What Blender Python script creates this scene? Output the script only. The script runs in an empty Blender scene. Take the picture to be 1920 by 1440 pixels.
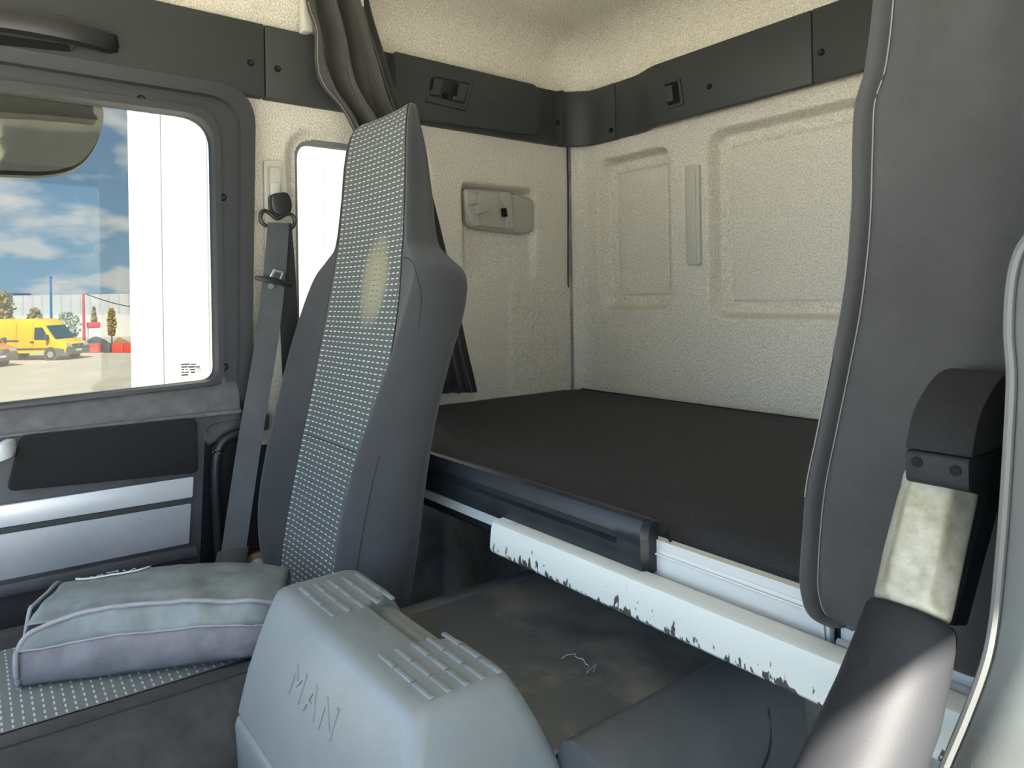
import bpy, bmesh, math, random
from mathutils import Vector, Matrix, noise
random.seed(4)
C = bpy.context.scene.collection
scn = bpy.context.scene
# ------------------------------------------------------------------ camera
F_PX, CX, CY = 1317.0, 960.0, 559.0          # focal length and principal point in 1920x1440 pixels
YAW, ROLL = math.radians(37.8), math.radians(0.9)
EYE = Vector((1.59, -1.455, 1.20))           # metres: X from passenger door wall, Y towards rear wall, Z above cab floor
FW = Vector((-math.cos(YAW), math.sin(YAW), 0))
r0 = Vector((math.sin(YAW), math.cos(YAW), 0)); u0 = Vector((0, 0, 1))
RT = r0 * math.cos(ROLL) - u0 * math.sin(ROLL)
UP = u0 * math.cos(ROLL) + r0 * math.sin(ROLL)
cam_data = bpy.data.cameras.new('camera'); cam = bpy.data.objects.new('camera', cam_data); C.objects.link(cam)
cam.matrix_world = Matrix(((RT.x, UP.x, -FW.x, EYE.x), (RT.y, UP.y, -FW.y, EYE.y), (RT.z, UP.z, -FW.z, EYE.z), (0, 0, 0, 1)))
cam_data.sensor_width = 36; cam_data.lens = F_PX / 1920 * 36
cam_data.shift_y = -(720 - CY) / 1920
cam_data.clip_start = 0.02; cam_data.clip_end = 500
scn.camera = cam
def P(px, py, X=None, Y=None, Z=None):
    """direction of a photo pixel met with a plane of the cab"""
    d = FW + RT * ((px - CX) / F_PX) - UP * ((py - CY) / F_PX)
    if X is not None: t = (X - EYE.x) / d.x
    elif Y is not None: t = (Y - EYE.y) / d.y
    else: t = (Z - EYE.z) / d.z
    return EYE + d * t
# ------------------------------------------------------------------ light
scn.view_settings.view_transform = 'Standard'
scn.view_settings.look = 'None'
scn.view_settings.gamma = 1.0
scn.view_settings.use_curve_mapping = False
scn.view_settings.exposure = 1.93
SKY = 1.9
world = bpy.data.worlds.new('sky'); scn.world = world; world.use_nodes = True
def build_world():
    nt = world.node_tree; nt.nodes.clear(); N = nt.nodes.new; L = nt.links.new
    out = N('ShaderNodeOutputWorld'); bg = N('ShaderNodeBackground'); L(bg.outputs[0], out.inputs[0])
    tc = N('ShaderNodeTexCoord'); sep = N('ShaderNodeSeparateXYZ'); L(tc.outputs['Generated'], sep.inputs[0])
    zc = N('ShaderNodeMath'); zc.operation = 'MAXIMUM'; zc.inputs[1].default_value = 0.0; L(sep.outputs[2], zc.inputs[0])
    za = N('ShaderNodeMath'); za.operation = 'ADD'; za.inputs[1].default_value = 0.30; L(zc.outputs[0], za.inputs[0])
    dx = N('ShaderNodeMath'); dx.operation = 'DIVIDE'; L(sep.outputs[0], dx.inputs[0]); L(za.outputs[0], dx.inputs[1])
    dy = N('ShaderNodeMath'); dy.operation = 'DIVIDE'; L(sep.outputs[1], dy.inputs[0]); L(za.outputs[0], dy.inputs[1])
    cb = N('ShaderNodeCombineXYZ'); L(dx.outputs[0], cb.inputs[0]); L(dy.outputs[0], cb.inputs[1])
    nz = N('ShaderNodeTexNoise'); nz.inputs['Scale'].default_value = 3.4; nz.inputs['Detail'].default_value = 9; nz.inputs['Roughness'].default_value = .5; nz.inputs['Distortion'].default_value = .1
    L(cb.outputs[0], nz.inputs['Vector'])
    rp = N('ShaderNodeValToRGB'); rp.color_ramp.elements[0].position = .49; rp.color_ramp.elements[1].position = .60
    L(nz.outputs[0], rp.inputs[0])
    gr = N('ShaderNodeValToRGB'); L(zc.outputs[0], gr.inputs[0])
    e = gr.color_ramp.elements; e[0].color = (.34, .54, .70, 1); e[1].position = .40; e[1].color = (.055, .18, .40, 1)
    mx = N('ShaderNodeMixRGB'); L(rp.outputs[0], mx.inputs[0]); L(gr.outputs[0], mx.inputs[1]); mx.inputs[2].default_value = (.78, .80, .78, 1)
    L(mx.outputs[0], bg.inputs[0]); bg.inputs[1].default_value = SKY
build_world()
sun_d = bpy.data.lights.new('sun', 'SUN'); sun_d.energy = 15; sun_d.angle = .012; sun_d.color = (1, .93, .80)
sun = bpy.data.objects.new('sun', sun_d); C.objects.link(sun)
SUN = Vector((.66, -.25, .70)).normalized()
sun.rotation_euler = SUN.to_track_quat('Z', 'Y').to_euler()
def portal(name, loc, direction, sx, sy):
    d = bpy.data.lights.new(name, 'AREA'); d.shape = 'RECTANGLE'; d.size = sx; d.size_y = sy; d.cycles.is_portal = True
    o = bpy.data.objects.new(name, d); C.objects.link(o); o.location = loc
    o.rotation_euler = (-Vector(direction)).to_track_quat('Z', 'Y').to_euler()
portal('windscreen_daylight', (1.05, -2.13, 1.3), (0, 1, 0), 1.98, .95)
portal('doorway_daylight', (2.13, -1.45, .85), (-1, 0, 0), .95, 1.65)
portal('passenger_window_daylight', (-.06, -1.5, 1.26), (1, 0, 0), .95, .62)
# ------------------------------------------------------------------ materials
MATS = {}
def mat(name, col, rough=.6, metal=0, bump=0, bscale=200, var=0, vscale=40, spec=.5, var_col=None, bdist=.002, sheen=0, coat=0):
    if name in MATS: return MATS[name]
    m = bpy.data.materials.new(name); m.use_nodes = True; nt = m.node_tree; b = nt.nodes['Principled BSDF']
    b.inputs['Base Color'].default_value = (*col, 1); b.inputs['Roughness'].default_value = rough; b.inputs['Metallic'].default_value = metal
    b.inputs['Specular IOR Level'].default_value = spec
    if sheen: b.inputs['Sheen Weight'].default_value = sheen
    if coat: b.inputs['Coat Weight'].default_value = coat; b.inputs['Coat Roughness'].default_value = .25
    N = nt.nodes.new; L = nt.links.new
    if bump or var:
        tc = N('ShaderNodeNewGeometry')
    if bump:
        n = N('ShaderNodeTexNoise'); n.inputs['Scale'].default_value = bscale; n.inputs['Detail'].default_value = 3
        L(tc.outputs['Position'], n.inputs['Vector'])
        bm_ = N('ShaderNodeBump'); bm_.inputs['Strength'].default_value = bump; bm_.inputs['Distance'].default_value = bdist
        L(n.outputs[0], bm_.inputs['Height']); L(bm_.outputs[0], b.inputs['Normal'])
    if var:
        n2 = N('ShaderNodeTexNoise'); n2.inputs['Scale'].default_value = vscale; n2.inputs['Detail'].default_value = 5; n2.inputs['Roughness'].default_value = .65
        L(tc.outputs['Position'], n2.inputs['Vector'])
        rp = N('ShaderNodeValToRGB'); rp.color_ramp.elements[0].position = .35; rp.color_ramp.elements[1].position = .65
        c2 = var_col or tuple(min(1, c * (1 + var)) for c in col)
        rp.color_ramp.elements[0].color = (*([c * (1 - var) for c in col] if not var_col else col), 1); rp.color_ramp.elements[1].color = (*c2, 1)
        L(n2.outputs[0], rp.inputs[0]); L(rp.outputs[0], b.inputs['Base Color'])
    MATS[name] = m; return m
FELT = mat('felt_lining', (.60, .57, .50), .95, bump=1.0, bscale=230, var=.27, vscale=270, spec=.15, bdist=.003)
BAND = mat('band_plastic', (.033, .038, .039), .55, bump=.12, bscale=900, spec=.4)
DOORP = mat('door_plastic', (.058, .061, .068), .55, bump=.3, bscale=700, var=.18, vscale=14)
SILL = mat('dusty_sill', (.085, .088, .10), .7, bump=.3, bscale=600, var=.1, vscale=22, var_col=(.14, .14, .145))
RIDGE = mat('frame_ridge', (.028, .031, .035), .42, bump=.1, bscale=800)
PADM = mat('pad_fabric', (.006, .006, .0075), .9, bump=.6, bscale=420)
SILV = mat('brushed_silver', (.62, .64, .68), .38, metal=.35, bump=.05, bscale=500)
SILV2 = mat('matte_silver_panel', (.36, .37, .40), .5, metal=.25, var=.05, vscale=8)
BLACK = mat('black_plastic', (.012, .013, .014), .38, bump=.1, bscale=600)
BLACKR = mat('black_rail_plastic', (.013, .016, .020), .36, bump=.08, bscale=160, var=.25, vscale=12, spec=.35)
VOID = mat('dark_underside', (.38, .38, .36), .9, var=.35, vscale=7)
JAMB = mat('dark_jamb_plastic', (.016, .017, .019), .7, bump=.2, bscale=500)
SEATF = mat('seat_side_fabric', (.030, .0325, .037), .92, bump=.4, bscale=1100, var=.12, vscale=9, sheen=.15)
SEATB = mat('dirty_black_fabric', (.022, .024, .027), .92, bump=.4, bscale=900, var=.1, vscale=9, var_col=(.055, .055, .053))
CURT = mat('curtain_cloth', (.030, .030, .031), .75, bump=.25, bscale=700, var=.22, vscale=7, sheen=.2)
CURT2 = mat('bundled_curtain_cloth', (.027, .0265, .025), .8, bump=.25, bscale=700, var=.15, vscale=12, sheen=.2)
MATT = mat('mattress_mesh', (.008, .0105, .0145), .7, bump=.7, bscale=330, var=.15, vscale=5, spec=.5)
GREY = mat('console_plastic', (.19, .212, .218), .36, bump=.16, bscale=520, var=.06, vscale=10)
GREYD = mat('tray_rim_plastic', (.085, .093, .10), .5, bump=.2, bscale=500, var=.12, vscale=12)
WHITE = mat('white_enamel', (.47, .50, .48), .4, spec=.4)
WHITEP = mat('white_plastic', (.50, .51, .50), .45)
LAMPB = mat('lamp_plastic', (.34, .34, .30), .5, bump=.05, bscale=700)
STRIPM = mat('grey_strip_plastic', (.44, .44, .39), .5)
BELT = mat('belt_webbing', (.048, .053, .058), .7, bump=.35, bscale=900, var=.2, vscale=8)
BELTD = mat('dark_belt_webbing', (.016, .017, .018), .75, bump=.35, bscale=900)
CHROME = mat('chrome', (.75, .75, .75), .18, metal=1)
SCREW = mat('screw_black', (.008, .008, .008), .8, spec=.15)
STITCH = mat('pale_thread', (.20, .195, .19), .8)
SEAM = mat('dark_thread', (.02, .02, .022), .8)
BAGG = mat('bag_green_grey', (.17, .195, .20), .6, bump=.2, bscale=900, var=.22, vscale=16)
BAGP = mat('bag_purple_grey', (.165, .162, .185), .7, bump=.3, bscale=1000, var=.2, vscale=20)
PIPE = mat('bag_piping', (.27, .27, .29), .75, bump=.3, bscale=900)
CREAM = mat('cream_worn_plastic', (.22, .21, .15), .42, bump=.15, bscale=60, var=.2, vscale=70, var_col=(.34, .335, .29))
TUBE = mat('lever_black', (.015, .016, .019), .6, bump=.05, bscale=600, spec=.2)
LEATH = mat('driver_seat_cover', (.105, .115, .11), .55, bump=.08, bscale=700, var=.1, vscale=7, bdist=.0006)
RUBBER = mat('seat_piping', (.09, .095, .095), .45)
FLOOR = mat('floor_mat', (.02, .02, .02), .9, bump=.4, bscale=300)
GROUND = mat('concrete_yard', (.50, .47, .38), .95, var=.12, vscale=.35)
WALLW = mat('white_cladding', (.85, .85, .85), .6)
YEL = mat('van_yellow', (.95, .60, .008), .35, spec=.5)
ORA = mat('van_orange', (.75, .30, .02), .35)
GLASSD = mat('van_glass', (.06, .085, .09), .08)
TYRE = mat('tyre', (.03, .03, .03), .8)
GREYB = mat('bumper_grey', (.11, .12, .13), .6)
HOUSE = mat('warehouse_grey', (.46, .48, .50), .8, var=.03, vscale=.4)
HOUSED = mat('warehouse_dark', (.09, .10, .11), .8)
BLUEP = mat('blue_paint', (.03, .14, .45), .5)
REDP = mat('red_paint', (.62, .07, .05), .55)
LEAFY = mat('yellow_leaves', (.36, .27, .05), .8, var=.35, vscale=3)
LEAFG = mat('pale_green_leaves', (.34,.42,.24), .8, var=.35, vscale=3)
BARK = mat('bark', (.08, .06, .045), .9)
SOIL = mat('soil_pile', (.30, .19, .07), .95, var=.3, vscale=1.5)
SLATE = mat('dark_rubble', (.08, .09, .09), .9, var=.4, vscale=1.5)
MIRR = mat('mirror_glass', (.62, .63, .56), .06, metal=1, var=.10, vscale=16)
HOUSING = mat('mirror_housing', (.10, .11, .085), .45, var=.2, vscale=15)
KNOB = mat('rusty_metal', (.16, .12, .09), .5, metal=.4, var=.4, vscale=60)
PRINT = mat('glass_print', (.05, .05, .05), .7)
LOGO = mat('white_print', (.62, .65, .65), .7)
PLATE = mat('number_plate_white', (.75, .75, .72), .5)

def tinted_glass():
    m = bpy.data.materials.new('tinted_glass'); m.use_nodes = True; nt = m.node_tree; nt.nodes.clear(); N = nt.nodes.new; L = nt.links.new
    out = N('ShaderNodeOutputMaterial'); mx = N('ShaderNodeMixShader'); tr = N('ShaderNodeBsdfTransparent'); gl = N('ShaderNodeBsdfGlossy')
    tr.inputs[0].default_value = (.30, .305, .30, 1); gl.inputs['Roughness'].default_value = .02; mx.inputs[0].default_value = .03  # tint made deeper than truck glass to dim the view outside
    L(tr.outputs[0], mx.inputs[1]); L(gl.outputs[0], mx.inputs[2]); L(mx.outputs[0], out.inputs[0]); return m
GLASS = tinted_glass()

def dash_fabric(name, base, dash, pu, pv, spot=None, dirt=0.0):
    """woven seat fabric: rows of pale dashes laid out in the panel's own UVs (metres)"""
    m = bpy.data.materials.new(name); m.use_nodes = True; nt = m.node_tree; b = nt.nodes['Principled BSDF']; N = nt.nodes.new; L = nt.links.new
    b.inputs['Roughness'].default_value = .9; b.inputs['Specular IOR Level'].default_value = .25
    uv = N('ShaderNodeUVMap'); uv.uv_map = 'UVMap'; sep = N('ShaderNodeSeparateXYZ'); L(uv.outputs[0], sep.inputs[0])
    def M(op, a, c):
        n = N('ShaderNodeMath'); n.operation = op
        for i, v in enumerate((a, c)):
            if v is None: continue
            if isinstance(v, (int, float)): n.inputs[i].default_value = v
            else: L(v, n.inputs[i])
        return n.outputs[0]
    fu = M('FRACT', M('DIVIDE', sep.outputs[0], pu), None); fv = M('FRACT', M('DIVIDE', sep.outputs[1], pv), None)
    mask = M('MULTIPLY', M('LESS_THAN', fu, .56), M('LESS_THAN', fv, .21))
    geo = N('ShaderNodeNewGeometry')
    nz = N('ShaderNodeTexNoise'); nz.inputs['Scale'].default_value = 1200; L(geo.outputs['Position'], nz.inputs['Vector'])
    vr = N('ShaderNodeMixRGB'); L(nz.outputs[0], vr.inputs[0]); vr.inputs[1].default_value = (*[c * .8 for c in base], 1); vr.inputs[2].default_value = (*[c * 1.25 for c in base], 1)
    mx = N('ShaderNodeMixRGB'); L(mask, mx.inputs[0]); L(vr.outputs[0], mx.inputs[1]); mx.inputs[2].default_value = (*dash, 1)
    colour = mx.outputs[0]
    if spot:
        u_, v_, ru, rv = spot
        du = M('DIVIDE', M('SUBTRACT', sep.outputs[0], u_), ru); dv = M('DIVIDE', M('SUBTRACT', sep.outputs[1], v_), rv)
        dd = M('ADD', M('MULTIPLY', du, du), M('MULTIPLY', dv, dv))
        n3 = N('ShaderNodeTexNoise'); n3.inputs['Scale'].default_value = 30; L(geo.outputs['Position'], n3.inputs['Vector'])
        dd2 = M('ADD', dd, M('MULTIPLY', M('SUBTRACT', n3.outputs[0], .5), .5))
        rr = N('ShaderNodeValToRGB'); rr.color_ramp.elements[0].position = .05; rr.color_ramp.elements[0].color = (1, 1, 1, 1); rr.color_ramp.elements[1].position = 1.0; rr.color_ramp.elements[1].color = (0, 0, 0, 1)
        L(dd2, rr.inputs[0])
        worn = N('ShaderNodeMixRGB'); L(mask, worn.inputs[0]); worn.inputs[1].default_value = (.25, .24, .165, 1); worn.inputs[2].default_value = (.11, .105, .08, 1)
        m2 = N('ShaderNodeMixRGB'); L(rr.outputs[0], m2.inputs[0]); L(colour, m2.inputs[1]); L(worn.outputs[0], m2.inputs[2]); colour = m2.outputs[0]
    L(colour, b.inputs['Base Color'])
    bp = N('ShaderNodeBump'); bp.inputs['Strength'].default_value = .3; bp.inputs['Distance'].default_value = .001; L(nz.outputs[0], bp.inputs['Height']); L(bp.outputs[0], b.inputs['Normal'])
    return m
DASH = dash_fabric('dashed_seat_fabric', (.085, .095, .094), (.46, .49, .47), .0188, .0102, spot=(.178, .590, .062, .095))
DASH2 = dash_fabric('dashed_cushion_fabric', (.135, .15, .147), (.42, .45, .42), .0150, .0118)

def scuffed_enamel():
    """white enamel with black scuffs along the lower edge, shaped by stretched noise"""
    m = bpy.data.materials.new('scuffed_white_enamel'); m.use_nodes = True; nt = m.node_tree; b = nt.nodes['Principled BSDF']; N = nt.nodes.new; L = nt.links.new
    b.inputs['Roughness'].default_value = .4
    g = N('ShaderNodeNewGeometry'); mp = N('ShaderNodeMapping'); L(g.outputs['Position'], mp.inputs[0]); mp.inputs['Scale'].default_value = (160, 30, 60); mp.inputs['Rotation'].default_value = (0, .5, 0)
    n = N('ShaderNodeTexNoise'); n.inputs['Scale'].default_value = 1; n.inputs['Detail'].default_value = 5; L(mp.outputs[0], n.inputs['Vector'])
    n2 = N('ShaderNodeTexNoise'); n2.inputs['Scale'].default_value = 14; L(g.outputs['Position'], n2.inputs['Vector'])
    sp = N('ShaderNodeSeparateXYZ'); L(g.outputs['Position'], sp.inputs[0])
    h = N('ShaderNodeMapRange'); L(sp.outputs[2], h.inputs[0]); h.inputs[1].default_value = .826; h.inputs[2].default_value = .845; h.inputs[3].default_value = .10; h.inputs[4].default_value = -.12
    a = N('ShaderNodeMath'); L(n.outputs[0], a.inputs[0]); L(h.outputs[0], a.inputs[1])
    a2 = N('ShaderNodeMath'); a2.operation = 'MULTIPLY_ADD'; L(n2.outputs[0], a2.inputs[0]); a2.inputs[1].default_value = .35; L(a.outputs[0], a2.inputs[2])
    r = N('ShaderNodeValToRGB'); r.color_ramp.elements[0].position = .775; r.color_ramp.elements[0].color = (.48, .51, .49, 1); r.color_ramp.elements[1].position = .80; r.color_ramp.elements[1].color = (.05, .045, .04, 1)
    L(a2.outputs[0], r.inputs[0]); L(r.outputs[0], b.inputs['Base Color']); return m
ENAM = scuffed_enamel()

def scratched_lid():
    m = bpy.data.materials.new('scratched_dusty_lid'); m.use_nodes = True; nt = m.node_tree; b = nt.nodes['Principled BSDF']; N = nt.nodes.new; L = nt.links.new
    b.inputs['Roughness'].default_value = .5
    g = N('ShaderNodeNewGeometry')
    n = N('ShaderNodeTexNoise'); n.inputs['Scale'].default_value = 9; n.inputs['Detail'].default_value = 7; n.inputs['Roughness'].default_value = .62; L(g.outputs['Position'], n.inputs['Vector'])
    sp = N('ShaderNodeSeparateXYZ'); L(g.outputs['Position'], sp.inputs[0])
    # dust lies thicker towards the back, under the bunk
    h = N('ShaderNodeMapRange'); L(sp.outputs[1], h.inputs[0]); h.inputs[1].default_value = -.9; h.inputs[2].default_value = -.7; h.inputs[3].default_value = -.12; h.inputs[4].default_value = .14
    a = N('ShaderNodeMath'); L(n.outputs[0], a.inputs[0]); L(h.outputs[0], a.inputs[1])
    r = N('ShaderNodeValToRGB'); r.color_ramp.elements[0].position = .48; r.color_ramp.elements[0].color = (.080, .088, .092, 1); r.color_ramp.elements[1].position = .64; r.color_ramp.elements[1].color = (.19, .18, .155, 1)
    L(a.outputs[0], r.inputs[0])
    mp = N('ShaderNodeMapping'); L(g.outputs['Position'], mp.inputs[0]); mp.inputs['Scale'].default_value = (50, 260, 1); mp.inputs['Rotation'].default_value = (0, 0, .6)
    n2 = N('ShaderNodeTexNoise'); n2.inputs['Scale'].default_value = 1; n2.inputs['Detail'].default_value = 2; L(mp.outputs[0], n2.inputs['Vector'])
    r2 = N('ShaderNodeValToRGB'); r2.color_ramp.elements[0].position = .76; r2.color_ramp.elements[1].position = .80; L(n2.outputs[0], r2.inputs[0])
    mx = N('ShaderNodeMixRGB'); L(r2.outputs[0], mx.inputs[0]); L(r.outputs[0], mx.inputs[1]); mx.inputs[2].default_value = (.32, .32, .31, 1)
    L(mx.outputs[0], b.inputs['Base Color']); return m
LID = scratched_lid()

# ------------------------------------------------------------------ builders
def tag(o, label=None, cat=None, group=None, kind=None):
    if label: o['label'] = label
    if cat: o['category'] = cat
    if group: o['group'] = group
    if kind: o['kind'] = kind
    return o
def empty(name, loc, label=None, cat=None, group=None, kind=None):
    o = bpy.data.objects.new(name, None); C.objects.link(o); o.location = loc; o.empty_display_size = .05
    return tag(o, label, cat, group, kind)
def wloc(o):
    v = Vector(o.location)
    while o.parent: o = o.parent; v += Vector(o.location)
    return v
def link(name, verts, faces, m, parent=None, bev=0, seg=2, sharp=38, uv=None, bev_angle=30, clean=True):
    me = bpy.data.meshes.new(name)
    vs = [Vector(v) for v in verts]
    lo = Vector([min(v[i] for v in vs) for i in range(3)]); hi = Vector([max(v[i] for v in vs) for i in range(3)])
    c = Vector(((lo.x + hi.x) / 2, (lo.y + hi.y) / 2, lo.z))
    me.from_pydata([v - c for v in vs], [], faces)
    if uv is not None:
        lay = me.uv_layers.new(name='UVMap')
        for lp in me.loops: lay.data[lp.index].uv = uv[lp.vertex_index]
    bm = bmesh.new(); bm.from_mesh(me)
    if clean: bmesh.ops.remove_doubles(bm, verts=bm.verts, dist=1e-5)
    bmesh.ops.recalc_face_normals(bm, faces=bm.faces)
    if bev:
        es = [e for e in bm.edges if len(e.link_faces) == 2 and e.calc_face_angle(0) > math.radians(bev_angle)]
        bmesh.ops.bevel(bm, geom=es, offset=bev, segments=seg, profile=.5, affect='EDGES', clamp_overlap=True)
    bm.to_mesh(me); bm.free()
    me.polygons.foreach_set('use_smooth', [True] * len(me.polygons)); me.set_sharp_from_angle(angle=math.radians(sharp))
    me.materials.append(m)
    o = bpy.data.objects.new(name, me); C.objects.link(o)
    if parent: o.parent = parent; o.location = c - wloc(parent)
    else: o.location = c
    return o
def fillet(pts, r, seg=5):
    pts = [Vector(p) for p in pts]; n = len(pts); out = []
    rs = r if isinstance(r, (list, tuple)) else [r] * n
    for i in range(n):
        p, a, b = pts[i], pts[i - 1], pts[(i + 1) % n]; rr = rs[i]
        if rr <= 0:
            out += [p.copy() for _ in range(seg + 1)]; continue
        da, db = (a - p), (b - p); la, lb = min(rr, da.length * .49), min(rr, db.length * .49)
        A = p + da.normalized() * la; B = p + db.normalized() * lb
        for k in range(seg + 1):
            t = k / seg; out.append(A * (1 - t) ** 2 + p * 2 * t * (1 - t) + B * t * t)
    return out
def prism(name, pts, vec, m, parent=None, bev=0, seg=2, **k):
    n = len(pts); vec = Vector(vec); v = [Vector(p) for p in pts] + [Vector(p) + vec for p in pts]
    f = [list(range(n)), list(range(2 * n - 1, n - 1, -1))] + [[i, (i + 1) % n, n + (i + 1) % n, n + i] for i in range(n)]
    return link(name, v, f, m, parent, bev, seg, **k)
def ring(name, outer, inner, vec, m, parent=None, bev=0, seg=2, **k):
    n = len(outer); vec = Vector(vec)
    v = [Vector(p) for p in outer] + [Vector(p) for p in inner]; v += [p + vec for p in v]
    f = []
    for i in range(n):
        j = (i + 1) % n
        f += [[i, j, n + j, n + i], [2 * n + i, 3 * n + i, 3 * n + j, 2 * n + j], [i, 2 * n + i, 2 * n + j, j], [n + i, n + j, 3 * n + j, 3 * n + i]]
    return link(name, v, f, m, parent, bev, seg, **k)
def box(name, lo, hi, m, parent=None, bev=0, seg=2, **k):
    (x0, y0, z0), (x1, y1, z1) = lo, hi
    return prism(name, [(x0, y0, z0), (x1, y0, z0), (x1, y1, z0), (x0, y1, z0)], (0, 0, z1 - z0), m, parent, bev, seg, **k)
def loft(name, secs, m, parent=None, closed=True, caps=True, bev=0, uv=None, **k):
    n = len(secs[0]); v = [p for s in secs for p in s]; f = []
    for a in range(len(secs) - 1):
        for i in range(n if closed else n - 1):
            j = (i + 1) % n; f.append([a * n + i, a * n + j, (a + 1) * n + j, (a + 1) * n + i])
    if caps and closed: f += [list(range(n - 1, -1, -1)), [(len(secs) - 1) * n + i for i in range(n)]]
    return link(name, v, f, m, parent, bev, uv=uv, **k)
def spline(pts, n, closed=False):
    pts = [Vector(p) for p in pts]; m = len(pts); out = []
    segs = m if closed else m - 1
    for q in range(n if closed else n + 1):
        t = q / n * segs; i = min(int(t), segs - 1); t -= i
        def g(j): return pts[j % m] if closed else (pts[j] if 0 <= j < m else (pts[0] * 2 - pts[1] if j < 0 else pts[-1] * 2 - pts[-2]))
        a, b, c, d = g(i - 1), g(i), g(i + 1), g(i + 2)
        out.append(.5 * ((2 * b) + (c - a) * t + (2 * a - 5 * b + 4 * c - d) * t * t + (3 * b - a - 3 * c + d) * t ** 3))
    return out
def sweep(name, path, prof, m, parent=None, up=(0, 0, 1), closed=False, **k):
    """prof: list of (side, up) offsets, or a radius"""
    path = [Vector(p) for p in path]
    if isinstance(prof, (int, float)): prof = [(prof * math.cos(a * math.pi / 4), prof * math.sin(a * math.pi / 4)) for a in range(8)]
    secs = []; n = len(path)
    for i, p in enumerate(path):
        a = path[(i - 1) % n] if closed else path[max(i - 1, 0)]; b = path[(i + 1) % n] if closed else path[min(i + 1, n - 1)]
        t = (b - a).normalized(); u = Vector(up)
        if abs(t.dot(u)) > .95: u = Vector((1, 0, 0)) if abs(t.x) < .9 else Vector((0, 1, 0))
        s = t.cross(u).normalized(); u2 = s.cross(t)
        secs.append([p + s * q[0] + u2 * q[1] for q in prof])
    if closed: secs.append(secs[0])
    return loft(name, secs, m, parent, caps=not closed, **k)
def disc(name, c, axis, r, h, m, parent=None, n=14, bev=0, r2=None):
    axis = Vector(axis).normalized(); t = axis.orthogonal().normalized(); b = axis.cross(t); c = Vector(c); r2 = r if r2 is None else r2
    s = [[c + (t * math.cos(a * 2 * math.pi / n) + b * math.sin(a * 2 * math.pi / n)) * rr + axis * hh for a in range(n)] for rr, hh in ((r, 0), (r2, h))]
    return loft(name, s, m, parent, bev=bev)
def screw(c, axis, r, parent):
    o = disc('screw', Vector(c) - Vector(axis) * .001, axis, r, .0035, SCREW, parent, r2=r * .85)
    disc('screw_head', Vector(c) + Vector(axis) * .0018, axis, r * .5, .003, BLACK, o, n=6)
    return o
def rrect_d(x, z, x0, x1, z0, z1, r):
    """signed distance to a rounded rectangle (negative inside)"""
    cx, cz, hx, hz = (x0 + x1) / 2, (z0 + z1) / 2, (x1 - x0) / 2 - r, (z1 - z0) / 2 - r
    qx, qz = abs(x - cx) - hx, abs(z - cz) - hz
    return math.hypot(max(qx, 0), max(qz, 0)) + min(max(qx, qz), 0) - r
def sstep(a, b, x):
    t = max(0, min(1, (x - a) / (b - a))); return t * t * (3 - 2 * t)

WID = 2.10            # cab width
YR = .045             # rear wall plane
BZ0, BZ1 = 1.655, 1.815   # upper dark band
# ================================================================== SETTING
# ---- wall_left: felt lined side panel behind the door, pressed recess for the reading lamp, opening for the small window
W2 = [P(553, 250, X=0), P(565, 735, X=0)]
wy0, wy1, wz0, wz1 = W2[0].y, W2[0].y + .34, 1.035, P(600, 258, X=0).z
lr = (P(866, 400, X=0).y, P(1006, 400, X=0).y, P(935, 522, X=0).z, P(935, 346, X=0).z)
rid_y = P(953, 600, X=0).y; rid_z = P(953, 530, X=0).z
def left_h(y, z):
    d = rrect_d(y, z, lr[0], lr[1], lr[2], lr[3], .022)
    h = -.034 * (1 - sstep(-.020, .003, d)) * (.35 + .65 * sstep(lr[2] + .03, lr[3] - .03, z))
    dw = rrect_d(y, z, wy0, wy1, wz0, wz1, .05)
    h -= .018 * (1 - sstep(-.002, .03, dw))
    if z < rid_z: h += .006 * sstep(rid_y - .004, rid_y + .01, y) * sstep(0, .02, rid_z - z)
    return h
def heightfield(name, a0, a1, b0, b1, na, nb, fn, m, skip=None, parent=None):
    v = []; f = []
    for j in range(nb + 1):
        for i in range(na + 1): v.append(fn(a0 + (a1 - a0) * i / na, b0 + (b1 - b0) * j / nb))
    for j in range(nb):
        for i in range(na):
            if skip and skip(a0 + (a1 - a0) * (i + .5) / na, b0 + (b1 - b0) * (j + .5) / nb): continue
            f.append([j * (na + 1) + i, j * (na + 1) + i + 1, (j + 1) * (na + 1) + i + 1, (j + 1) * (na + 1) + i])
    return link(name, v, f, m, parent, clean=False, sharp=60)
wl = heightfield('wall_left', -.985, -.003, .88, 1.70, 260, 200, lambda y, z: (left_h(y, z), y, z), FELT, skip=lambda y, z: rrect_d(y, z, wy0, wy1, wz0, wz1, .05) < -.004)
tag(wl, 'light grey felt lined side panel behind the passenger door', kind='structure')
# small window behind the belt
w2 = empty('window_2', (-.02, (wy0 + wy1) / 2, wz0), 'small rounded side window half hidden behind the patterned seat', kind='structure')
def rr_yz(y0, y1, z0, z1, r, x, seg=6): return fillet([(x, y0, z0), (x, y1, z0), (x, y1, z1), (x, y0, z1)], r, seg)
ring('window_frame', rr_yz(wy0 - .012, wy1 + .012, wz0 - .012, wz1 + .012, .055, -.018), rr_yz(wy0 + .012, wy1 - .012, wz0 + .012, wz1 - .014, .04, -.018), (-.03, 0, 0), mat('window_seal_grey', (.16, .17, .175), .5), w2, bev=.004)
prism('pane', rr_yz(wy0 + .004, wy1 - .004, wz0 + .004, wz1 - .004, .045, -.036), (-.004, 0, 0), GLASS, w2)
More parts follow.
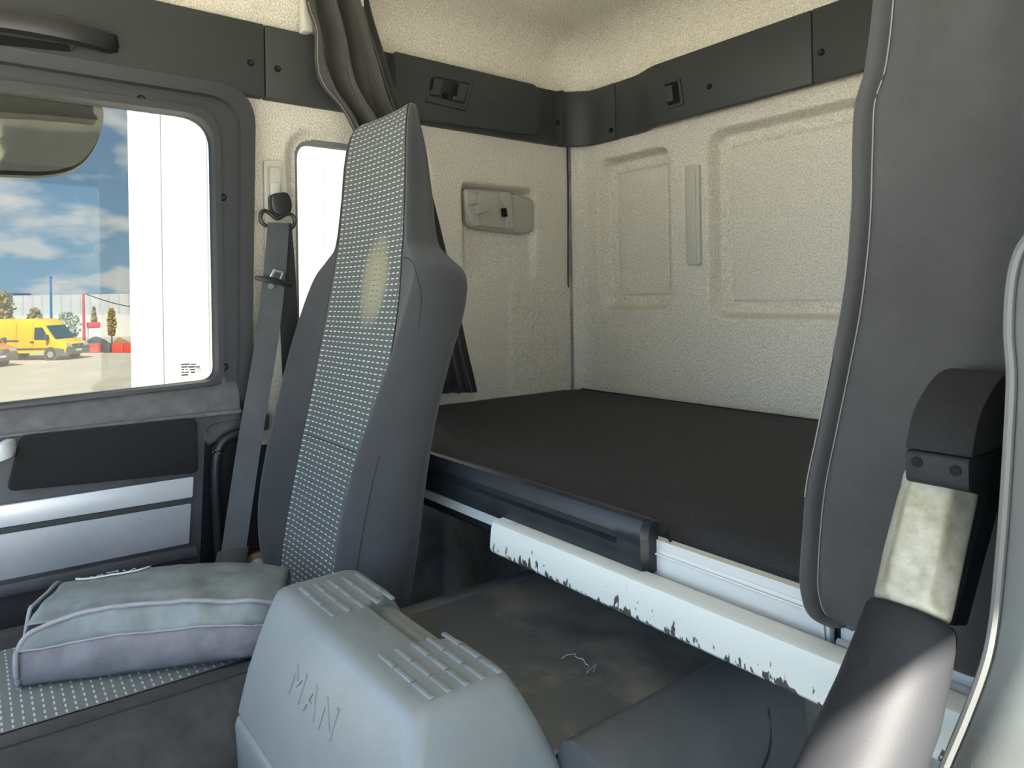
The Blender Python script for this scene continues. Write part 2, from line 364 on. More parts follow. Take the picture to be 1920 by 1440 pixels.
# ---- wall_rear
rp_small = (P(1120, 420, Y=YR).x, P(1258, 420, Y=YR).x, P(1185, 583, Y=YR).z, P(1190, 283, Y=YR).z)
rp_large = (P(1325, 420, Y=YR).x, P(1325, 420, Y=YR).x + .86, P(1400, 600, Y=YR).z, P(1500, 203, Y=YR).z)
def rear_h(x, z):
    h = 0.0
    for (x0, x1, z0, z1) in (rp_small, rp_large):
        d = rrect_d(x, z, x0, x1, z0, z1, .045)
        h += .042 * (1 - sstep(-.019, .0, d))
        h += .0015 * (1 - sstep(-.050, -.045, d)) + .0060 * math.exp(-((d + .045) / .0026) ** 2)
    r = .045
    if x < r: h -= r - math.sqrt(max(0, r * r - (r - x) ** 2))
    return YR + h
tag(box('wall_corner_light_block', (-.05, -.06, .0), (-.008, YR + .10, 1.96), VOID), 'unseen post added behind the cab corner to stop light leaking', kind='structure')  # unseen post, added only to stop daylight leaking through the corner seam
wr = heightfield('wall_rear', .002, WID, .80, 1.70, 720, 310, lambda x, z: (x, rear_h(x, z), z), FELT)
tag(wr, 'grey felt lined rear cab wall with two pressed recesses', kind='structure')
tag(sweep('trim_4', [(.0035, -.004 + .003 * math.sin(z * 9), z) for z in [.90 + .02 * i for i in range(39)]], .0020, SEAM), 'dark vertical seam in the cab corner', kind='structure')
# grey plastic strip on the rear wall
a, b = P(1291, 497, Y=YR), P(1314, 308, Y=YR)
st = empty('wall_strip', (a.x, YR, a.z), 'narrow light grey plastic strip standing upright between the rear wall recesses', 'strip')
prism('strip_body', fillet([(a.x, YR + .002, a.z), (b.x, YR + .002, a.z), (b.x, YR + .002, b.z), (a.x, YR + .002, b.z)], .006, 3), (0, -.012, 0), STRIPM, st, bev=.003)
prism('strip_insert', fillet([(a.x + .006, YR - .009, a.z + .006), (b.x - .010, YR - .009, a.z + .006), (b.x - .010, YR - .009, b.z - .014), (a.x + .006, YR - .009, b.z - .014)], .003, 2), (0, -.0035, 0), STRIPM, st, bev=.001)
# ---- ceiling: felt headliner with a wide fillet down to the dark band
def ceil_fn(x, y):
    dx, dy = min(x + .0, WID - x), YR - y
    R = .17; H = 1.945 - BZ1 - .004
    ex, ey = max(0, R - dx) / R, max(0, R - dy) / R
    e = min(1, math.hypot(ex, ey))
    return (x, y, 1.945 - H * (1 - math.sqrt(max(0, 1 - e ** 2.2))) + .03 * math.exp(-((x - 1.05) / .5) ** 2) * 0)
cl = heightfield('ceiling', 0, WID, -2.16, YR, 170, 180, ceil_fn, FELT)
tag(cl, 'light beige felt headliner curving down to the band', kind='structure')
tag(box('ceiling_panel', (-.06, -2.16, 1.955), (WID + .06, YR + .08, 1.99), WALLW), 'outer roof skin above the headliner', kind='structure')
tag(box('wall_left_skin', (-.075, -2.18, 1.62), (-.055, YR + .11, 1.99), WALLW), 'outer cab skin added above the side windows to keep light out', kind='structure')  # skin strip added to block daylight leaking in between band and headliner
tag(box('wall_left_door_skin', (-.085, -2.18, -.7), (-.06, YR + .11, .86), mat('cab_paint', (.55, .53, .46), .3)), 'painted outer cab skin below the side windows', kind='structure')
# ---- shell not in view: rear skin, floor, front, driver side with open doorway
tag(box('floor', (-.02, -2.16, -.04), (WID + .02, YR + .05, 0), FLOOR), 'dark rubber cab floor', kind='structure')
tag(box('wall_front', (0, -2.2, 0), (WID, -2.14, .82), BAND), 'dark dashboard wall under the windscreen', kind='structure')
tag(box('wall_back_panel', (-.02, YR + .09, 0), (WID + .02, YR + .11, 1.96), WALLW), 'outer rear skin of the cab', kind='structure')
wrt = empty('wall_right', (WID, -1, 0), 'driver side cab wall with open doorway', kind='structure')
box('rear_panel', (WID, -.97, 0), (WID + .03, YR + .09, 1.96), FELT, wrt)
box('front_pillar', (WID, -2.2, 0), (WID + .03, -1.93, 1.96), BAND, wrt)
box('door_header', (WID, -1.93, 1.742), (WID + .03, -.97, 1.96), BAND, wrt)
box('header', (0, -2.19, 1.76), (WID, -2.14, 1.96), FELT, wrt)
# ---- lower side wall: dark plastic below and behind the door
tag(box('wall_left_lower', (-.05, -1.08, 0), (-.012, YR + .05, .90), JAMB), 'dark lower side wall beside the passenger seat', kind='structure')
tag(box('wall_left_front', (-.05, -2.18, .0), (-.035, -1.0, .62), JAMB), 'dark door sill panel below the door pocket', kind='structure')

# ================================================================== DOOR
door = empty('door_1', (0, -1.5, .3), 'dark plastic passenger door with window, padded armrest and silver strips', kind='structure')
def px4(pts, X): return [P(x, y, X=X) for x, y in pts]
X0 = .0
oA = fillet(px4([(-420, 26), (471, 173), (463, 768), (-420, 858)], X0), [0, .085, .004, 0], 8)
oB = fillet(px4([(-420, 58), (444, 193), (440, 768), (-420, 858)], X0), [0, .075, .004, 0], 8)
iA = fillet(px4([(-420, 98), (408, 208), (416, 718), (-420, 812)], X0), [0, .07, .03, 0], 8)
iB = fillet(px4([(-420, 112), (397, 221), (406, 712), (-420, 806)], X0), [0, .066, .028, 0], 8)
ring('frame_ridge', oA, oB, (.034, 0, 0), RIDGE, door, bev=.008, seg=3)
oB2 = [p + Vector((-.03, 0, 0)) for p in oB]; iA2 = [p + Vector((-.03, 0, 0)) for p in iA]
ring('frame_channel', oB2, iA2, (.042, 0, 0), RIDGE, door, bev=.002)
ring('window_seal', [p + Vector((-.03, 0, 0)) for p in iA], [p + Vector((-.03, 0, 0)) for p in iB], (.050, 0, 0), RIDGE, door, bev=.003)
for sx, sy in ((265, 185), (418, 370), (421, 688)): screw(P(sx, sy, X=.012), (1, 0, 0), .0085, door)
# pane with small maker's print
pane = prism('window_pane', [p + Vector((-.012, 0, 0)) for p in iA], (-.004, 0, 0), GLASS, door)
for ly, xs in ((683, ((340, 356), (358, 368))), (688, ((340, 352), (353, 366), (367, 375))), (693, ((340, 345), (348, 352), (356, 366))), (698, ((340, 346), (347, 354), (358, 366))), (703, ((340, 353),))):
    for xa, xb in xs:
        a, b = P(xa, ly - .8, X=-.0115), P(xb, ly + .8, X=-.0115)
        box('print_mark', (-.0118, a.y, b.z), (-.0112, b.y, a.z), PRINT, pane)
for ex, ey, er in ((362, 699, 3.5), (371, 694, 3.2), (374, 694, 3.2)):
    c = P(ex, ey, X=-.0115); rr = er * .00105
    sweep('print_circle', [(-.0115, c.y + rr * math.cos(q * .5236), c.z + rr * math.sin(q * .5236)) for q in range(12)], .0003, PRINT, pane, closed=True)
# sill below the glass, slopes inwards
s0 = px4([(-420, 812), (446, 710), (463, 768), (-420, 858)], X0)
v = [s0[0] + Vector((.006, 0, .004)), s0[1] + Vector((.006, 0, .004)), P(452, 768, X=.058), P(-420, 866, X=.058)]
prism('sill', v, (-.03, 0, -.012), SILL, door, bev=.004)
# inner panel
XP = .060
body = px4([(-420, 866), (452, 768), (452, 786), (386, 797), (373, 1150), (-420, 1330)], XP)
prism('inner_panel', fillet(body, [0, .004, .006, .02, .01, 0], 4), (-.07, 0, 0), DOORP, door, bev=.004)
prism('ledge', px4([(-420, 862), (452, 766), (452, 774), (368, 783), (30, 818), (-420, 868)], XP + .001), (.004, 0, 0), SILL, door, bev=.0015)
pad = fillet(px4([(38, 816), (366, 782), (369, 884), (12, 919)], XP + .002), [.012, .018, .012, .012], 4)
prism('armrest_pad', pad, (.016, 0, 0), PADM, door, bev=.007, seg=3)
prism('silver_strip', fillet(px4([(-420, 1010), (362, 892), (360, 931), (-420, 1056)], XP + .001), .003, 2), (.008, 0, 0), SILV, door, bev=.002)
prism('strip_underside', px4([(-420, 1058), (360, 932), (359, 941), (-420, 1068)], XP + .001), (.004, 0, 0), BAND, door)
prism('silver_panel', fillet(px4([(-420, 1070), (358, 943), (354, 1018), (-420, 1172)], XP + .001), .003, 2), (.004, 0, 0), SILV2, door, bev=.001)
prism('pocket_lip', px4([(-420, 1178), (366, 1022), (372, 1040), (-420, 1205)], XP + .002), (.012, 0, 0), DOORP, door, bev=.004)
prism('pocket', px4([(-420, 1206), (352, 1052), (350, 1110), (-420, 1310)], XP + .0005), (.002, 0, 0), JAMB, door)
hp = [P(-60, 868, X=XP + .03), P(0, 848, X=XP + .028), P(14, 840, X=XP + .022), P(19, 838, X=XP + .006)]
sweep('door_handle', spline(hp, 12), [(.008, -.014), (.010, 0), (.008, .014), (-.004, .015), (-.008, 0), (-.004, -.015)], SILV, door)
# dark door jamb beside the seat
jm = empty('trim_3', (0, -.95, .4), 'dark plastic door jamb between door and seat', kind='structure')
prism('jamb_arch', fillet(px4([(386, 796), (462, 772), (505, 775), (505, 806), (440, 812), (388, 836)], .03), .006, 3), (-.04, 0, 0), DOORP, jm, bev=.004)
prism('jamb_recess', px4([(380, 800), (520, 790), (520, 1130), (376, 1130)], -.006), (-.006, 0, 0), JAMB, jm)

# ================================================================== UPPER BAND (side and rear)
t1 = empty('trim_1', (0, -1, BZ0), 'dark plastic band along the top of the side wall', kind='structure')
def band_x(y0, y1, x1, name='band_segment', z0=BZ0, z1=BZ1, r=.004):
    pts = fillet([(-.01, y0, z0), (-.01, y1, z0), (-.01, y1, z1), (-.01, y0, z1)], .002, 2)
    return prism(name, pts, (x1 + .01, 0, 0), BAND, t1, bev=r)
ys1 = P(497, 120, X=.03).y
band_x(-2.14, ys1 - .0015, .030)
band_x(ys1 + .0015, P(745, 150, X=.03).y, .030)
yc0, yc1, yd = P(742, 150, X=.045).y, P(1012, 210, X=.045).y, P(1062, 230, X=.02).y
c4 = [(.0, yc0, BZ0 + .003), (.0, yc1, BZ0 + .012), (.0, yc1, BZ1 - .004), (.0, yc0, BZ1)]
prism('cover_panel', fillet(c4, [.002, .04, .03, .002], 6), (.046, 0, 0), BAND, t1, bev=.006, seg=3)
band_x(yc0, -.052, .022)
for sx, sy, xx in ((470, 118, .03), (520, 129, .03), (1046, 230, .022)): screw(P(sx, sy, X=xx), (1, 0, 0), .008, t1)
# hook plate: bezel with two slots and a hole
hk = fillet(px4([(806, 136), (886, 153), (874, 204), (797, 186)], .046), .006, 3)
hi_ = fillet(px4([(812, 143), (879, 157), (869, 196), (803, 180)], .046), .005, 3)
hb = ring('hook_bezel', hk, hi_, (.004, 0, 0), BAND, t1, bev=.0015)
prism('hook_floor', hi_, (.0008, 0, 0), BLACK, hb)
for q in ([(806, 146), (830, 150), (822, 180), (805, 178)], [(857, 156), (878, 160), (868, 192), (846, 188)]):
    prism('hook_block', fillet(px4(q, .047), .003, 2), (.006, 0, 0), BAND, hb, bev=.0015)
for q in ([(808, 146), (814, 147), (810, 170), (805, 168)], [(853, 157), (860, 158), (856, 181), (850, 179)]):
    prism('hook_slot', px4(q, .0535), (.0012, 0, 0), SCREW, hb)
disc('hook_hole', P(835, 179, X=.047), (1, 0, 0), .0085, .003, SCREW, hb)
prism('hook_lip', px4([(797, 186), (874, 204), (872, 209), (796, 191)], .046), (.009, 0, 0), BAND, hb, bev=.002)
# grab handle moulded on the band
gh = empty('grab_handle', P(60, 60, X=.03), 'black moulded grab handle on the band above the passenger door window', 'handle')
gp = [P(-160, 22, X=.062), P(0, 38, X=.064), P(90, 53, X=.064), P(150, 66, X=.060), P(195, 78, X=.048), P(208, 82, X=.028)]
sweep('grip', spline(gp, 24), [(.011, -.016), (.015, -.004), (.013, .016), (-.004, .020), (-.013, .012), (-.013, -.012), (-.002, -.020)], BLACK, gh)
prism('handle_plate', fillet(px4([(-160, -12), (130, 32), (142, 50), (142, 86), (132, 98), (-160, 68)], .030), .006, 3), (.006, 0, 0), BAND, gh, bev=.003)
prism('handle_recess', fillet(px4([(-160, 42), (128, 84), (134, 97), (-160, 66)], .0362), .004, 3), (.001, 0, 0), SCREW, gh)
# rear band with rounded corner
t2 = empty('trim_2', (1, YR, BZ0), 'dark plastic band along the top of the rear wall with rounded corner', kind='structure')
def corner_path(n=10):
    r = .085; cx, cy = .022 + r, YR - .022 - r
    return [(cx - r * math.cos(a), cy + r * math.sin(a)) for a in [i / n * math.pi / 2 for i in range(n + 1)]]
def band_path(path, name, off=0.0):
    """path of front-face points; slab goes 25 mm back"""
    n = len(path); outer = []; back = []
    for i, p in enumerate(path):
        a, b = Vector(path[max(i - 1, 0)]), Vector(path[min(i + 1, n - 1)]); t = (b - a).normalized(); nrm = Vector((-t.y, t.x))
        outer.append(Vector(p)); back.append(Vector(p) + nrm * .02)
    poly = [(p.x, p.y, BZ0) for p in outer] + [(p.x, p.y, BZ0) for p in reversed(back)]
    return prism(name, poly, (0, 0, BZ1 - BZ0), BAND, t2, bev=.003, bev_angle=50)
cp = corner_path(); xs1 = P(1152, 220, Y=.02).x; xs2 = P(1524, 120, Y=0).x
band_path([(.022, -.050)] + cp + [(xs1 - .001, YR - .022)], 'corner_piece')
xj0, xj1 = P(1185, 200, Y=.02).x, P(1232, 200, Y=.0).x
pa = [(xs1 + .001, YR - .022), (xj0, YR - .022)] + [(xj0 + (xj1 - xj0) * q, YR - .022 - .026 * sstep(0, 1, q)) for q in (.2, .4, .6, .8, 1)] + [(xs2 - .001, YR - .048)]
band_path(pa, 'band_segment')
band_path([(xs2 + .001, YR - .048), (WID - .01, YR - .048)], 'band_segment')
for sx, sy, yy in ((1152, 244, YR - .022), (1330, 162, YR - .048), (1540, 98, YR - .048)): screw(P(sx - (6 if sx == 1152 else 0), sy, Y=yy), (0, -1, 0), .008, t2)
def px4y(pts, Y): return [P(x, y, Y=Y) for x, y in pts]
lo = fillet(px4y([(1241, 154), (1276, 146), (1283, 196), (1250, 206)], YR - .048), .005, 3); li = fillet(px4y([(1247, 159), (1272, 152), (1277, 192), (1254, 199)], YR - .048), .004, 3)
lb = ring('latch_bezel', lo, li, (0, -.004, 0), BAND, t2, bev=.0015)
prism('latch_floor', li, (0, -.0008, 0), SCREW, lb)
prism('latch_tongue', fillet(px4y([(1247, 163), (1263, 160), (1266, 190), (1252, 193)], YR - .049), .003, 2), (0, -.009, 0), BAND, lb, bev=.002)
# pale rail end above the band, beside the bundled curtain
tag(box('curtain_rail_end', (.03, P(566, 40, X=.05).y, BZ1 - .005), (.06, P(584, 40, X=.05).y, 1.935), STRIPM, bev=.004), 'pale upright rail end above the band, left of bundled curtain', 'rail')

# ================================================================== READING LAMP
lx = -.026
lamp = empty('reading_lamp', P(935, 440, X=0), 'grey-beige reading lamp unit with black switch on the side wall', 'lamp')
outl = fillet(px4([(872, 352), (945, 357), (1003, 374), (1003, 432), (985, 440), (885, 428), (876, 415)], .004), [.012, .004, .02, .012, .012, .012, .006], 4)
prism('lamp_body', outl, (-.030, 0, 0), LAMPB, lamp, bev=.010, seg=3)
prism('lamp_lens', fillet(px4([(893, 360), (938, 363), (950, 430), (890, 423)], .0042), .006, 3), (.013, 0, 0), LAMPB, lamp, bev=.003)
prism('lamp_ridge', fillet(px4([(933, 361), (947, 363), (957, 428), (943, 431)], .0042), .004, 3), (.024, 0, 0), LAMPB, lamp, bev=.003)
prism('lamp_cap', fillet(px4([(869, 386), (884, 388), (893, 424), (880, 426)], .0042), .006, 3), (.022, 0, 0), LAMPB, lamp, bev=.003)
prism('tilt_lever', fillet(px4([(884, 386), (906, 382), (908, 396), (888, 403)], .014), .003, 3), (.026, 0, 0), LAMPB, lamp, bev=.003)
prism('switch', px4([(939, 391), (948, 390), (951, 406), (941, 407)], .0265), (.004, 0, 0), SCREW, lamp, bev=.001)

# ================================================================== BUNK
bunk = empty('mattress', (1.0, -.4, .78), 'black mesh mattress lying on the sleeper bunk', 'mattress')
def mattress_fn():
    secs = []
    y0, y1, zt, zb = -.785, YR - .002, .925, .80
    prof = [(y0 + .03, zb), (y0 + .004, zb + .02), (y0 - .002, zb + .07), (y0 + .006, zt - .034), (y0 + .025, zt - .012), (y0 + .06, zt - .002), (y0 + .12, zt + .002)]
    prof += [(y0 + (y1 - y0) * q, zt + .003) for q in (.3, .45, .6, .75, .88)] + [(y1 - .05, zt), (y1 - .015, zt - .012), (y1, zt - .03), (y1, zb)]
    xs = [.004, .012, .03, .06] + [.1 + .05 * i for i in range(39)] + [2.04, 2.07, 2.08]
    for x in xs:
        e = .012 * max(0, (.06 - x) / .056) ** 2
        secs.append([(x, y, z - (e if z > .85 else 0) + .0025 * noise.noise(Vector((x * 4, y * 4, 1))) * (z > .9)) for y, z in prof])
    return secs
loft('mattress_body', mattress_fn(), MATT, bunk, sharp=50)
for yy in (YR - .06,):
    sweep('top_seam', [(x, yy, .9275) for x in [.06 + .1 * i for i in range(20)]], .0016, SEAM, bunk)
# black handrail on the bunk front
hr = empty('bunk_handrail', (.6, -.82, .86), 'long black plastic handrail along the front edge of the bunk', 'rail')
def rail_profile(y, zb, zt, groove=True):
    return [(y + .016, zb + .002), (y + .006, zb), (y, zb + .006), (y - .002, zb + .022)] + ([(y - .002, zb + .032), (y + .005, zb + .036), (y + .005, zb + .043), (y - .003, zb + .047)] if groove else [(y - .002, zb + .032), (y - .002, zb + .036), (y - .002, zb + .043), (y - .003, zb + .047)]) + [(y - .002, zt - .012), (y + .003, zt - .003), (y + .009, zt), (y + .020, zt - .002)]
xe = P(1208, 1030, Y=-.822).x
secs = []
for x, g in ((.20, 1), (.4, 1), (.6, 1), (.8, 1), (xe - .05, 1), (xe - .045, 0), (xe - .006, 0)): secs.append([(x, y, z) for y, z in rail_profile(-.82, .862, .932, g)])
secs.append([(xe, -.82 + (y + .82) * .8 + .008, .897 + (z - .897) * .88) for y, z in rail_profile(-.82, .862, .932, 0)])
loft('rail_body', secs, BLACKR, hr, sharp=26)
sweep('rail_clip', [(xe + .012, -.79, .905), (xe + .016, -.80, .920), (xe + .022, -.80, .908)], .0016, SCREW, hr)
# white side panel and its top channel
bp = empty('bunk_side_panel', (1.15, -.79, .84), 'white plastic panel with rounded end below the mattress front', 'panel')
xq = P(1556, 1200, Y=-.80).x
prism('panel_body', fillet([(.25, -.80, .838), (xq, -.80, .838), (xq, -.80, .893), (.25, -.80, .900)], [.002, .012, .016, .002], 4), (0, .011, 0), WHITEP, bp, bev=.002)
sweep('top_channel', [(.25, -.794, .904), (xq + .06, -.794, .899)], [(-.006, -.006), (.006, -.006), (.006, .005), (-.006, .005)], WHITEP, bp)
sweep('panel_lip', [(.3, -.8015, .894), (xq - .018, -.8015, .887), (xq - .006, -.8015, .880), (xq - .004, -.8015, .845)], .0016, WHITEP, bp)
cq = P(1512, 1245, Y=-.801)
sweep('round_cap_edge', [(cq.x + .016 * math.cos(q * math.pi / 10), -.801, cq.z - .016 + .016 * math.sin(q * math.pi / 10)) for q in range(11)], .0008, STRIPM, bp)
box('panel_bracket', (xq + .004, -.79, .832), (xq + .16, -.765, .897), WHITEP, bp, bev=.004)
sweep('bracket_rib', [(xq + .004, -.793, .862), (xq + .16, -.793, .862)], .004, WHITEP, bp)
# lower white rail
xr0 = P(917, 1000, Y=-.845).x
lrail = empty('bunk_lower_rail', (1.2, -.84, .825), 'scuffed white metal rail below the black bunk handrail', 'rail')
prof = [(-.815, .823), (-.842, .8225), (-.8455, .826), (-.846, .830), (-.843, .858), (-.8405, .8665), (-.836, .869), (-.815, .870)]
loft('rail_body', [[(xr0 + dx, y + dy, .846 + (z - .846) * s) for y, z in prof] for dx, dy, s in ((0, .002, .93), (.003, 0, 1), (.3, 0, 1), (.5, 0, 1), (1.398 - xr0, 0, 1))], ENAM, lrail, sharp=28)
# dark bunk base with storage front and wheel arch bulge behind
bb = empty('bunk_platform', (1.0, -.4, .0), 'dark bunk base and storage space under the mattress', 'bunk base')
box('base_board', (.02, -.70, .775), (2.08, YR, .80), VOID, bb)
box('storage_wall', (.02, -.50, .0), (2.08, -.48, .775), VOID, bb)
sweep('arch_bulge', spline([(.46, -.52, .30), (.47, -.53, .55), (.50, -.54, .66), (.58, -.545, .72), (.72, -.55, .735), (1.0, -.55, .735)], 24), .045, VOID, bb)
box('side_board', (.02, -.76, 0), (.05, -.5, .775), VOID, bb)

# ================================================================== CENTRE CONSOLE AND TRAY
tray = empty('storage_tray', (.8, -.8, .0), 'dark scratched lid of the storage box under the bunk', 'storage box')
TZ = .712
tx0, tx1, ty0, ty1 = .615, 1.02, -1.0, -.66
prism('lid', fillet([(tx0 + .012, ty0, TZ - .008), (tx1 - .006, ty0, TZ - .008), (tx1 - .006, ty1, TZ - .008), (tx0 + .012, ty1, TZ - .008)], .012, 3), (0, 0, .006), LID, tray, bev=.002)
prism('left_rim', [(tx0 - .022, ty0, TZ), (tx0 + .012, ty0, TZ), (tx0 + .016, ty1, TZ), (tx0 - .012, ty1, TZ)], (0, 0, -.03), GREYD, tray, bev=.004)
prism('back_rim', [(tx0 - .01, ty1, TZ - .001), (tx1 + .02, ty1, TZ - .001), (tx1 + .02, ty1 + .03, TZ - .001), (tx0 - .01, ty1 + .03, TZ - .001)], (0, 0, -.03), GREYD, tray, bev=.004)
secs = []
for y in (ty0 + .045, ty0 + .06, -.85, -.75, ty1 + .03):
    e = 0 if y > -.9 else .0
    secs.append([(tx1 - .008, y, TZ - .06), (tx1 - .006, y, TZ - .004), (tx1 + .004, y, TZ + .012), (tx1 + .022, y, TZ + .020), (tx1 + .05, y, TZ + .016), (tx1 + .075, y, TZ + .004), (tx1 + .092, y, TZ - .022), (tx1 + .10, y, TZ - .08), (tx1 + .105, y, .02), (tx1 - .008, y, .02)])
loft('right_rim', secs, GREYD, tray, sharp=55)
sweep('panel_seam', spline([(tx1 + .088, -.70, TZ - .010), (tx1 + .098, -.72, TZ - .055), (tx1 + .1005, -.80, TZ - .09), (tx1 + .1015, -.93, TZ - .12)], 20), .0012, SEAM, tray)
box('box_body', (tx0 - .015, ty0 + .07, .01), (tx1 - .01, ty1 + .02, TZ - .012), GREYD, tray)
scr = [(1053, 1235), (1062, 1228), (1080, 1226), (1078, 1230), (1084, 1234), (1094, 1236), (1098, 1245), (1104, 1248), (1100, 1262), (1112, 1250), (1118, 1246), (1112, 1260)]
sweep('scratch', [P(x, y, Z=TZ - .0017) for x, y in scr], .0004, LOGO, tray)
cv = P(1004, 1205, Z=TZ - .0017)
sweep('scratch', [(cv.x + .032 * math.cos(q * .3), cv.y + .026 * math.sin(q * .3), TZ - .0019) for q in range(22)], .0004, GREYD, tray, closed=True)
# the grey console itself
con = empty('centre_console', (.8, -1.05, .0), 'grey plastic centre console with ribbed top beside the passenger seat', 'console')
def con_sec(z, xl, xr, yf, yb, yn, inset=0):
    i = inset
    pts = [(xl + i, yf + i, z), (xr - i, yf + i, z), (xr - i, yb - i, z), (.885 + i, yb - i, z), (.868 + i, yn - i, z), (.735 - i, yn - i, z), (.718 - i, yb - i, z), (xl + i, yb - i, z)]
    return fillet(pts, [.012, .018, .03, .012, .012, .012, .012, .02], 4)
CT = .80
cs = [con_sec(.645, .597, 1.036, -1.172, -.940, -1.005), con_sec(.70, .598, 1.027, -1.158, -.952, -1.012), con_sec(.74, .600, 1.016, -1.1435, -.968, -1.020), con_sec(.77, .601, 1.006, -1.131, -.982, -1.030),
      con_sec(.787, .602, .998, -1.1225, -.992, -1.037), con_sec(.7935, .603, .994, -1.1185, -.996, -1.040), con_sec(.7975, .604, .990, -1.1140, -.999, -1.042, .001), con_sec(.7993, .606, .987, -1.1095, -1.001, -1.044, .002), con_sec(CT, .609, .984, -1.106, -1.003, -1.046, .003)]
loft('cover', cs, GREY, con, sharp=75)
cs2 = [con_sec(z, .602, 1.03, -1.178 + d, -.95, -1.0) for z, d in ((.02, .03), (.3, .012), (.6, .002), (.630, 0), (.638, .002), (.642, .006))]
loft('lower_front', cs2, GREY, con, sharp=60)
hb2 = sweep('inner_handle', [(.728, -1.012, .772), (.80, -1.012, .772), (.875, -1.012, .772)], [(-.014, -.03), (-.014, .006), (-.006, .014), (.008, .014), (.016, .006), (.016, -.03)], mat('handle_grey', (.17, .175, .165), .5), con)
# grip ribs
def grip_rib(cx, cy, L=.036, parent=con):
    return box('grip_rib', (cx - L / 2, cy - .0032, CT - .0015), (cx + L / 2, cy + .0032, CT + .0022), GREY, parent, bev=.0012)
proto = None
for bx0 in (.630, .868):
    for r in range(5):
        for c in range(3):
            x = bx0 + .018 + c * .0385 + r * .001; y = -1.092 + r * .0205
            if bx0 < .7 and x > .742 and r > 3: continue
            if proto is None: proto = grip_rib(x, y)
            else:
                o = proto.copy(); C.objects.link(o); o.parent = con; o.location = Vector((x, y, CT - .0015)) - wloc(con)
# raised lettering on the front face
def text_mesh(txt, size, depth):
    cu = bpy.data.curves.new('lettering', 'FONT'); cu.body = txt; cu.size = size; cu.extrude = depth; cu.align_x = 'CENTER'; cu.resolution_u = 3; cu.space_character = 1.25
    o = bpy.data.objects.new('lettering_tmp', cu); C.objects.link(o); dg = bpy.context.evaluated_depsgraph_get()
    me = bpy.data.meshes.new_from_object(o.evaluated_get(dg)); C.objects.unlink(o); bpy.data.objects.remove(o)
    vs = [v.co.copy() for v in me.vertices]; fs = [list(p.vertices) for p in me.polygons]; bpy.data.meshes.remove(me); return vs, fs
vs, fs = text_mesh('MAN', .043, .0012)
def con_front(z):
    t = [(.645, -1.172), (.70, -1.158), (.74, -1.1435), (.77, -1.131), (.787, -1.1225)]
    for (za, ya), (zb, yb) in zip(t, t[1:]):
        if z <= zb: return ya + (yb - ya) * (z - za) / (zb - za)
    return -1.1225
link('raised_lettering', [Vector((.80 + v.x * 1.25, con_front(.722 + v.y * 1.05) - v.z - .0006, .722 + v.y * 1.05)) for v in vs], fs, GREY, con, bev=0)

# ================================================================== PASSENGER SEAT
seat = empty('passenger_seat', (.345, -1.1, .0), 'high-backed passenger seat with pale dashed grey fabric and dark sides', 'seat')
# z, xl, xr, pl, pr, y front panel, bolster forward, y rear
B = [(.66, .13, .57, .215, .470, -.975, .018, -.895), (.72, .080, .595, .212, .478, -.967, .030, -.888), (.80, .066, .603, .210, .486, -.951, .042, -.876), (.90, .070, .606, .209, .500, -.929, .046, -.862), (1.0, .082, .606, .208, .508, -.905, .042, -.842),
     (1.10, .095, .607, .205, .510, -.882, .034, -.812), (1.19, .098, .608, .202, .502, -.861, .024, -.780), (1.25, .110, .596, .203, .492, -.849, .014, -.768), (1.285, .155, .540, .204, .485, -.843, .006, -.765), (1.315, .192, .506, .206, .482, -.838, .003, -.766),
     (1.40, .198, .488, .208, .472, -.828, .002, -.766), (1.48, .193, .474, .204, .459, -.818, .002, -.772), (1.535, .195, .460, .206, .447, -.808, .002, -.782), (1.562, .203, .446, .214, .436, -.798, .001, -.783), (1.572, .222, .428, .228, .422, -.789, 0, -.782)]
def back_ctrl(r):
    z, xl, xr, pl, pr, yf, bo, yr = r; d = yr - yf
    fc = .44 + .28 * sstep(.90, 1.15, z); pm = (pl + pr) / 2; cr = (xr - pr); clx = (pl - xl)
    q = [(pl, yf), (pl + .4 * (pm - pl), yf + .004), (pm, yf + .005), (pr - .4 * (pr - pm), yf + .004), (pr, yf), (pr + (fc - .18) * cr, yf - bo * .82), (pr + fc * cr, yf - bo), (xr - (1 - fc) * .30 * cr, yf - bo * .30 + .10 * d), (xr, yf + .38 * d), (xr - .02 * cr, yf + .75 * d), (xr - .035, yr), (pm + .06, yr + .012), (pm - .06, yr + .012), (xl + .035, yr), (xl + .02 * clx, yf + .75 * d), (xl, yf + .38 * d), (xl + (1 - fc) * .30 * clx, yf - bo * .30 + .10 * d), (pl - fc * clx, yf - bo), (pl - (fc - .18) * clx, yf - bo * .82)]
    return [Vector((x, y, z - (y - yf) * .12)) for x, y in q]
ctr = [back_ctrl(r) for r in B]; nc = len(ctr[0])
cols = [spline([c[i] for c in ctr], 84) for i in range(nc)]
SUB = 5; rings = [spline([cols[i][j] for i in range(nc)], nc * SUB, closed=True) for j in range(85)]
nr = nc * SUB; PN = 4 * SUB       # section indices 0..PN are the patterned panel
loft('backrest', [[r[i % nr] for i in range(PN, nr + 1)] + [r[i] + Vector((0, .004, 0)) for i in range(1, PN)] for r in rings], SEATF, seat, sharp=70)
pv = []; puv = []; pf = []
acc = 0
for j, r in enumerate(rings):
    if j: acc += (r[PN // 2] - rings[j - 1][PN // 2]).length
    for i in range(PN + 1):
        pv.append(r[i] + Vector((0, -.0015, 0))); puv.append((r[i].x - .21, acc))
for j in range(84):
    for i in range(PN): pf.append([j * (PN + 1) + i, j * (PN + 1) + i + 1, (j + 1) * (PN + 1) + i + 1, (j + 1) * (PN + 1) + i])
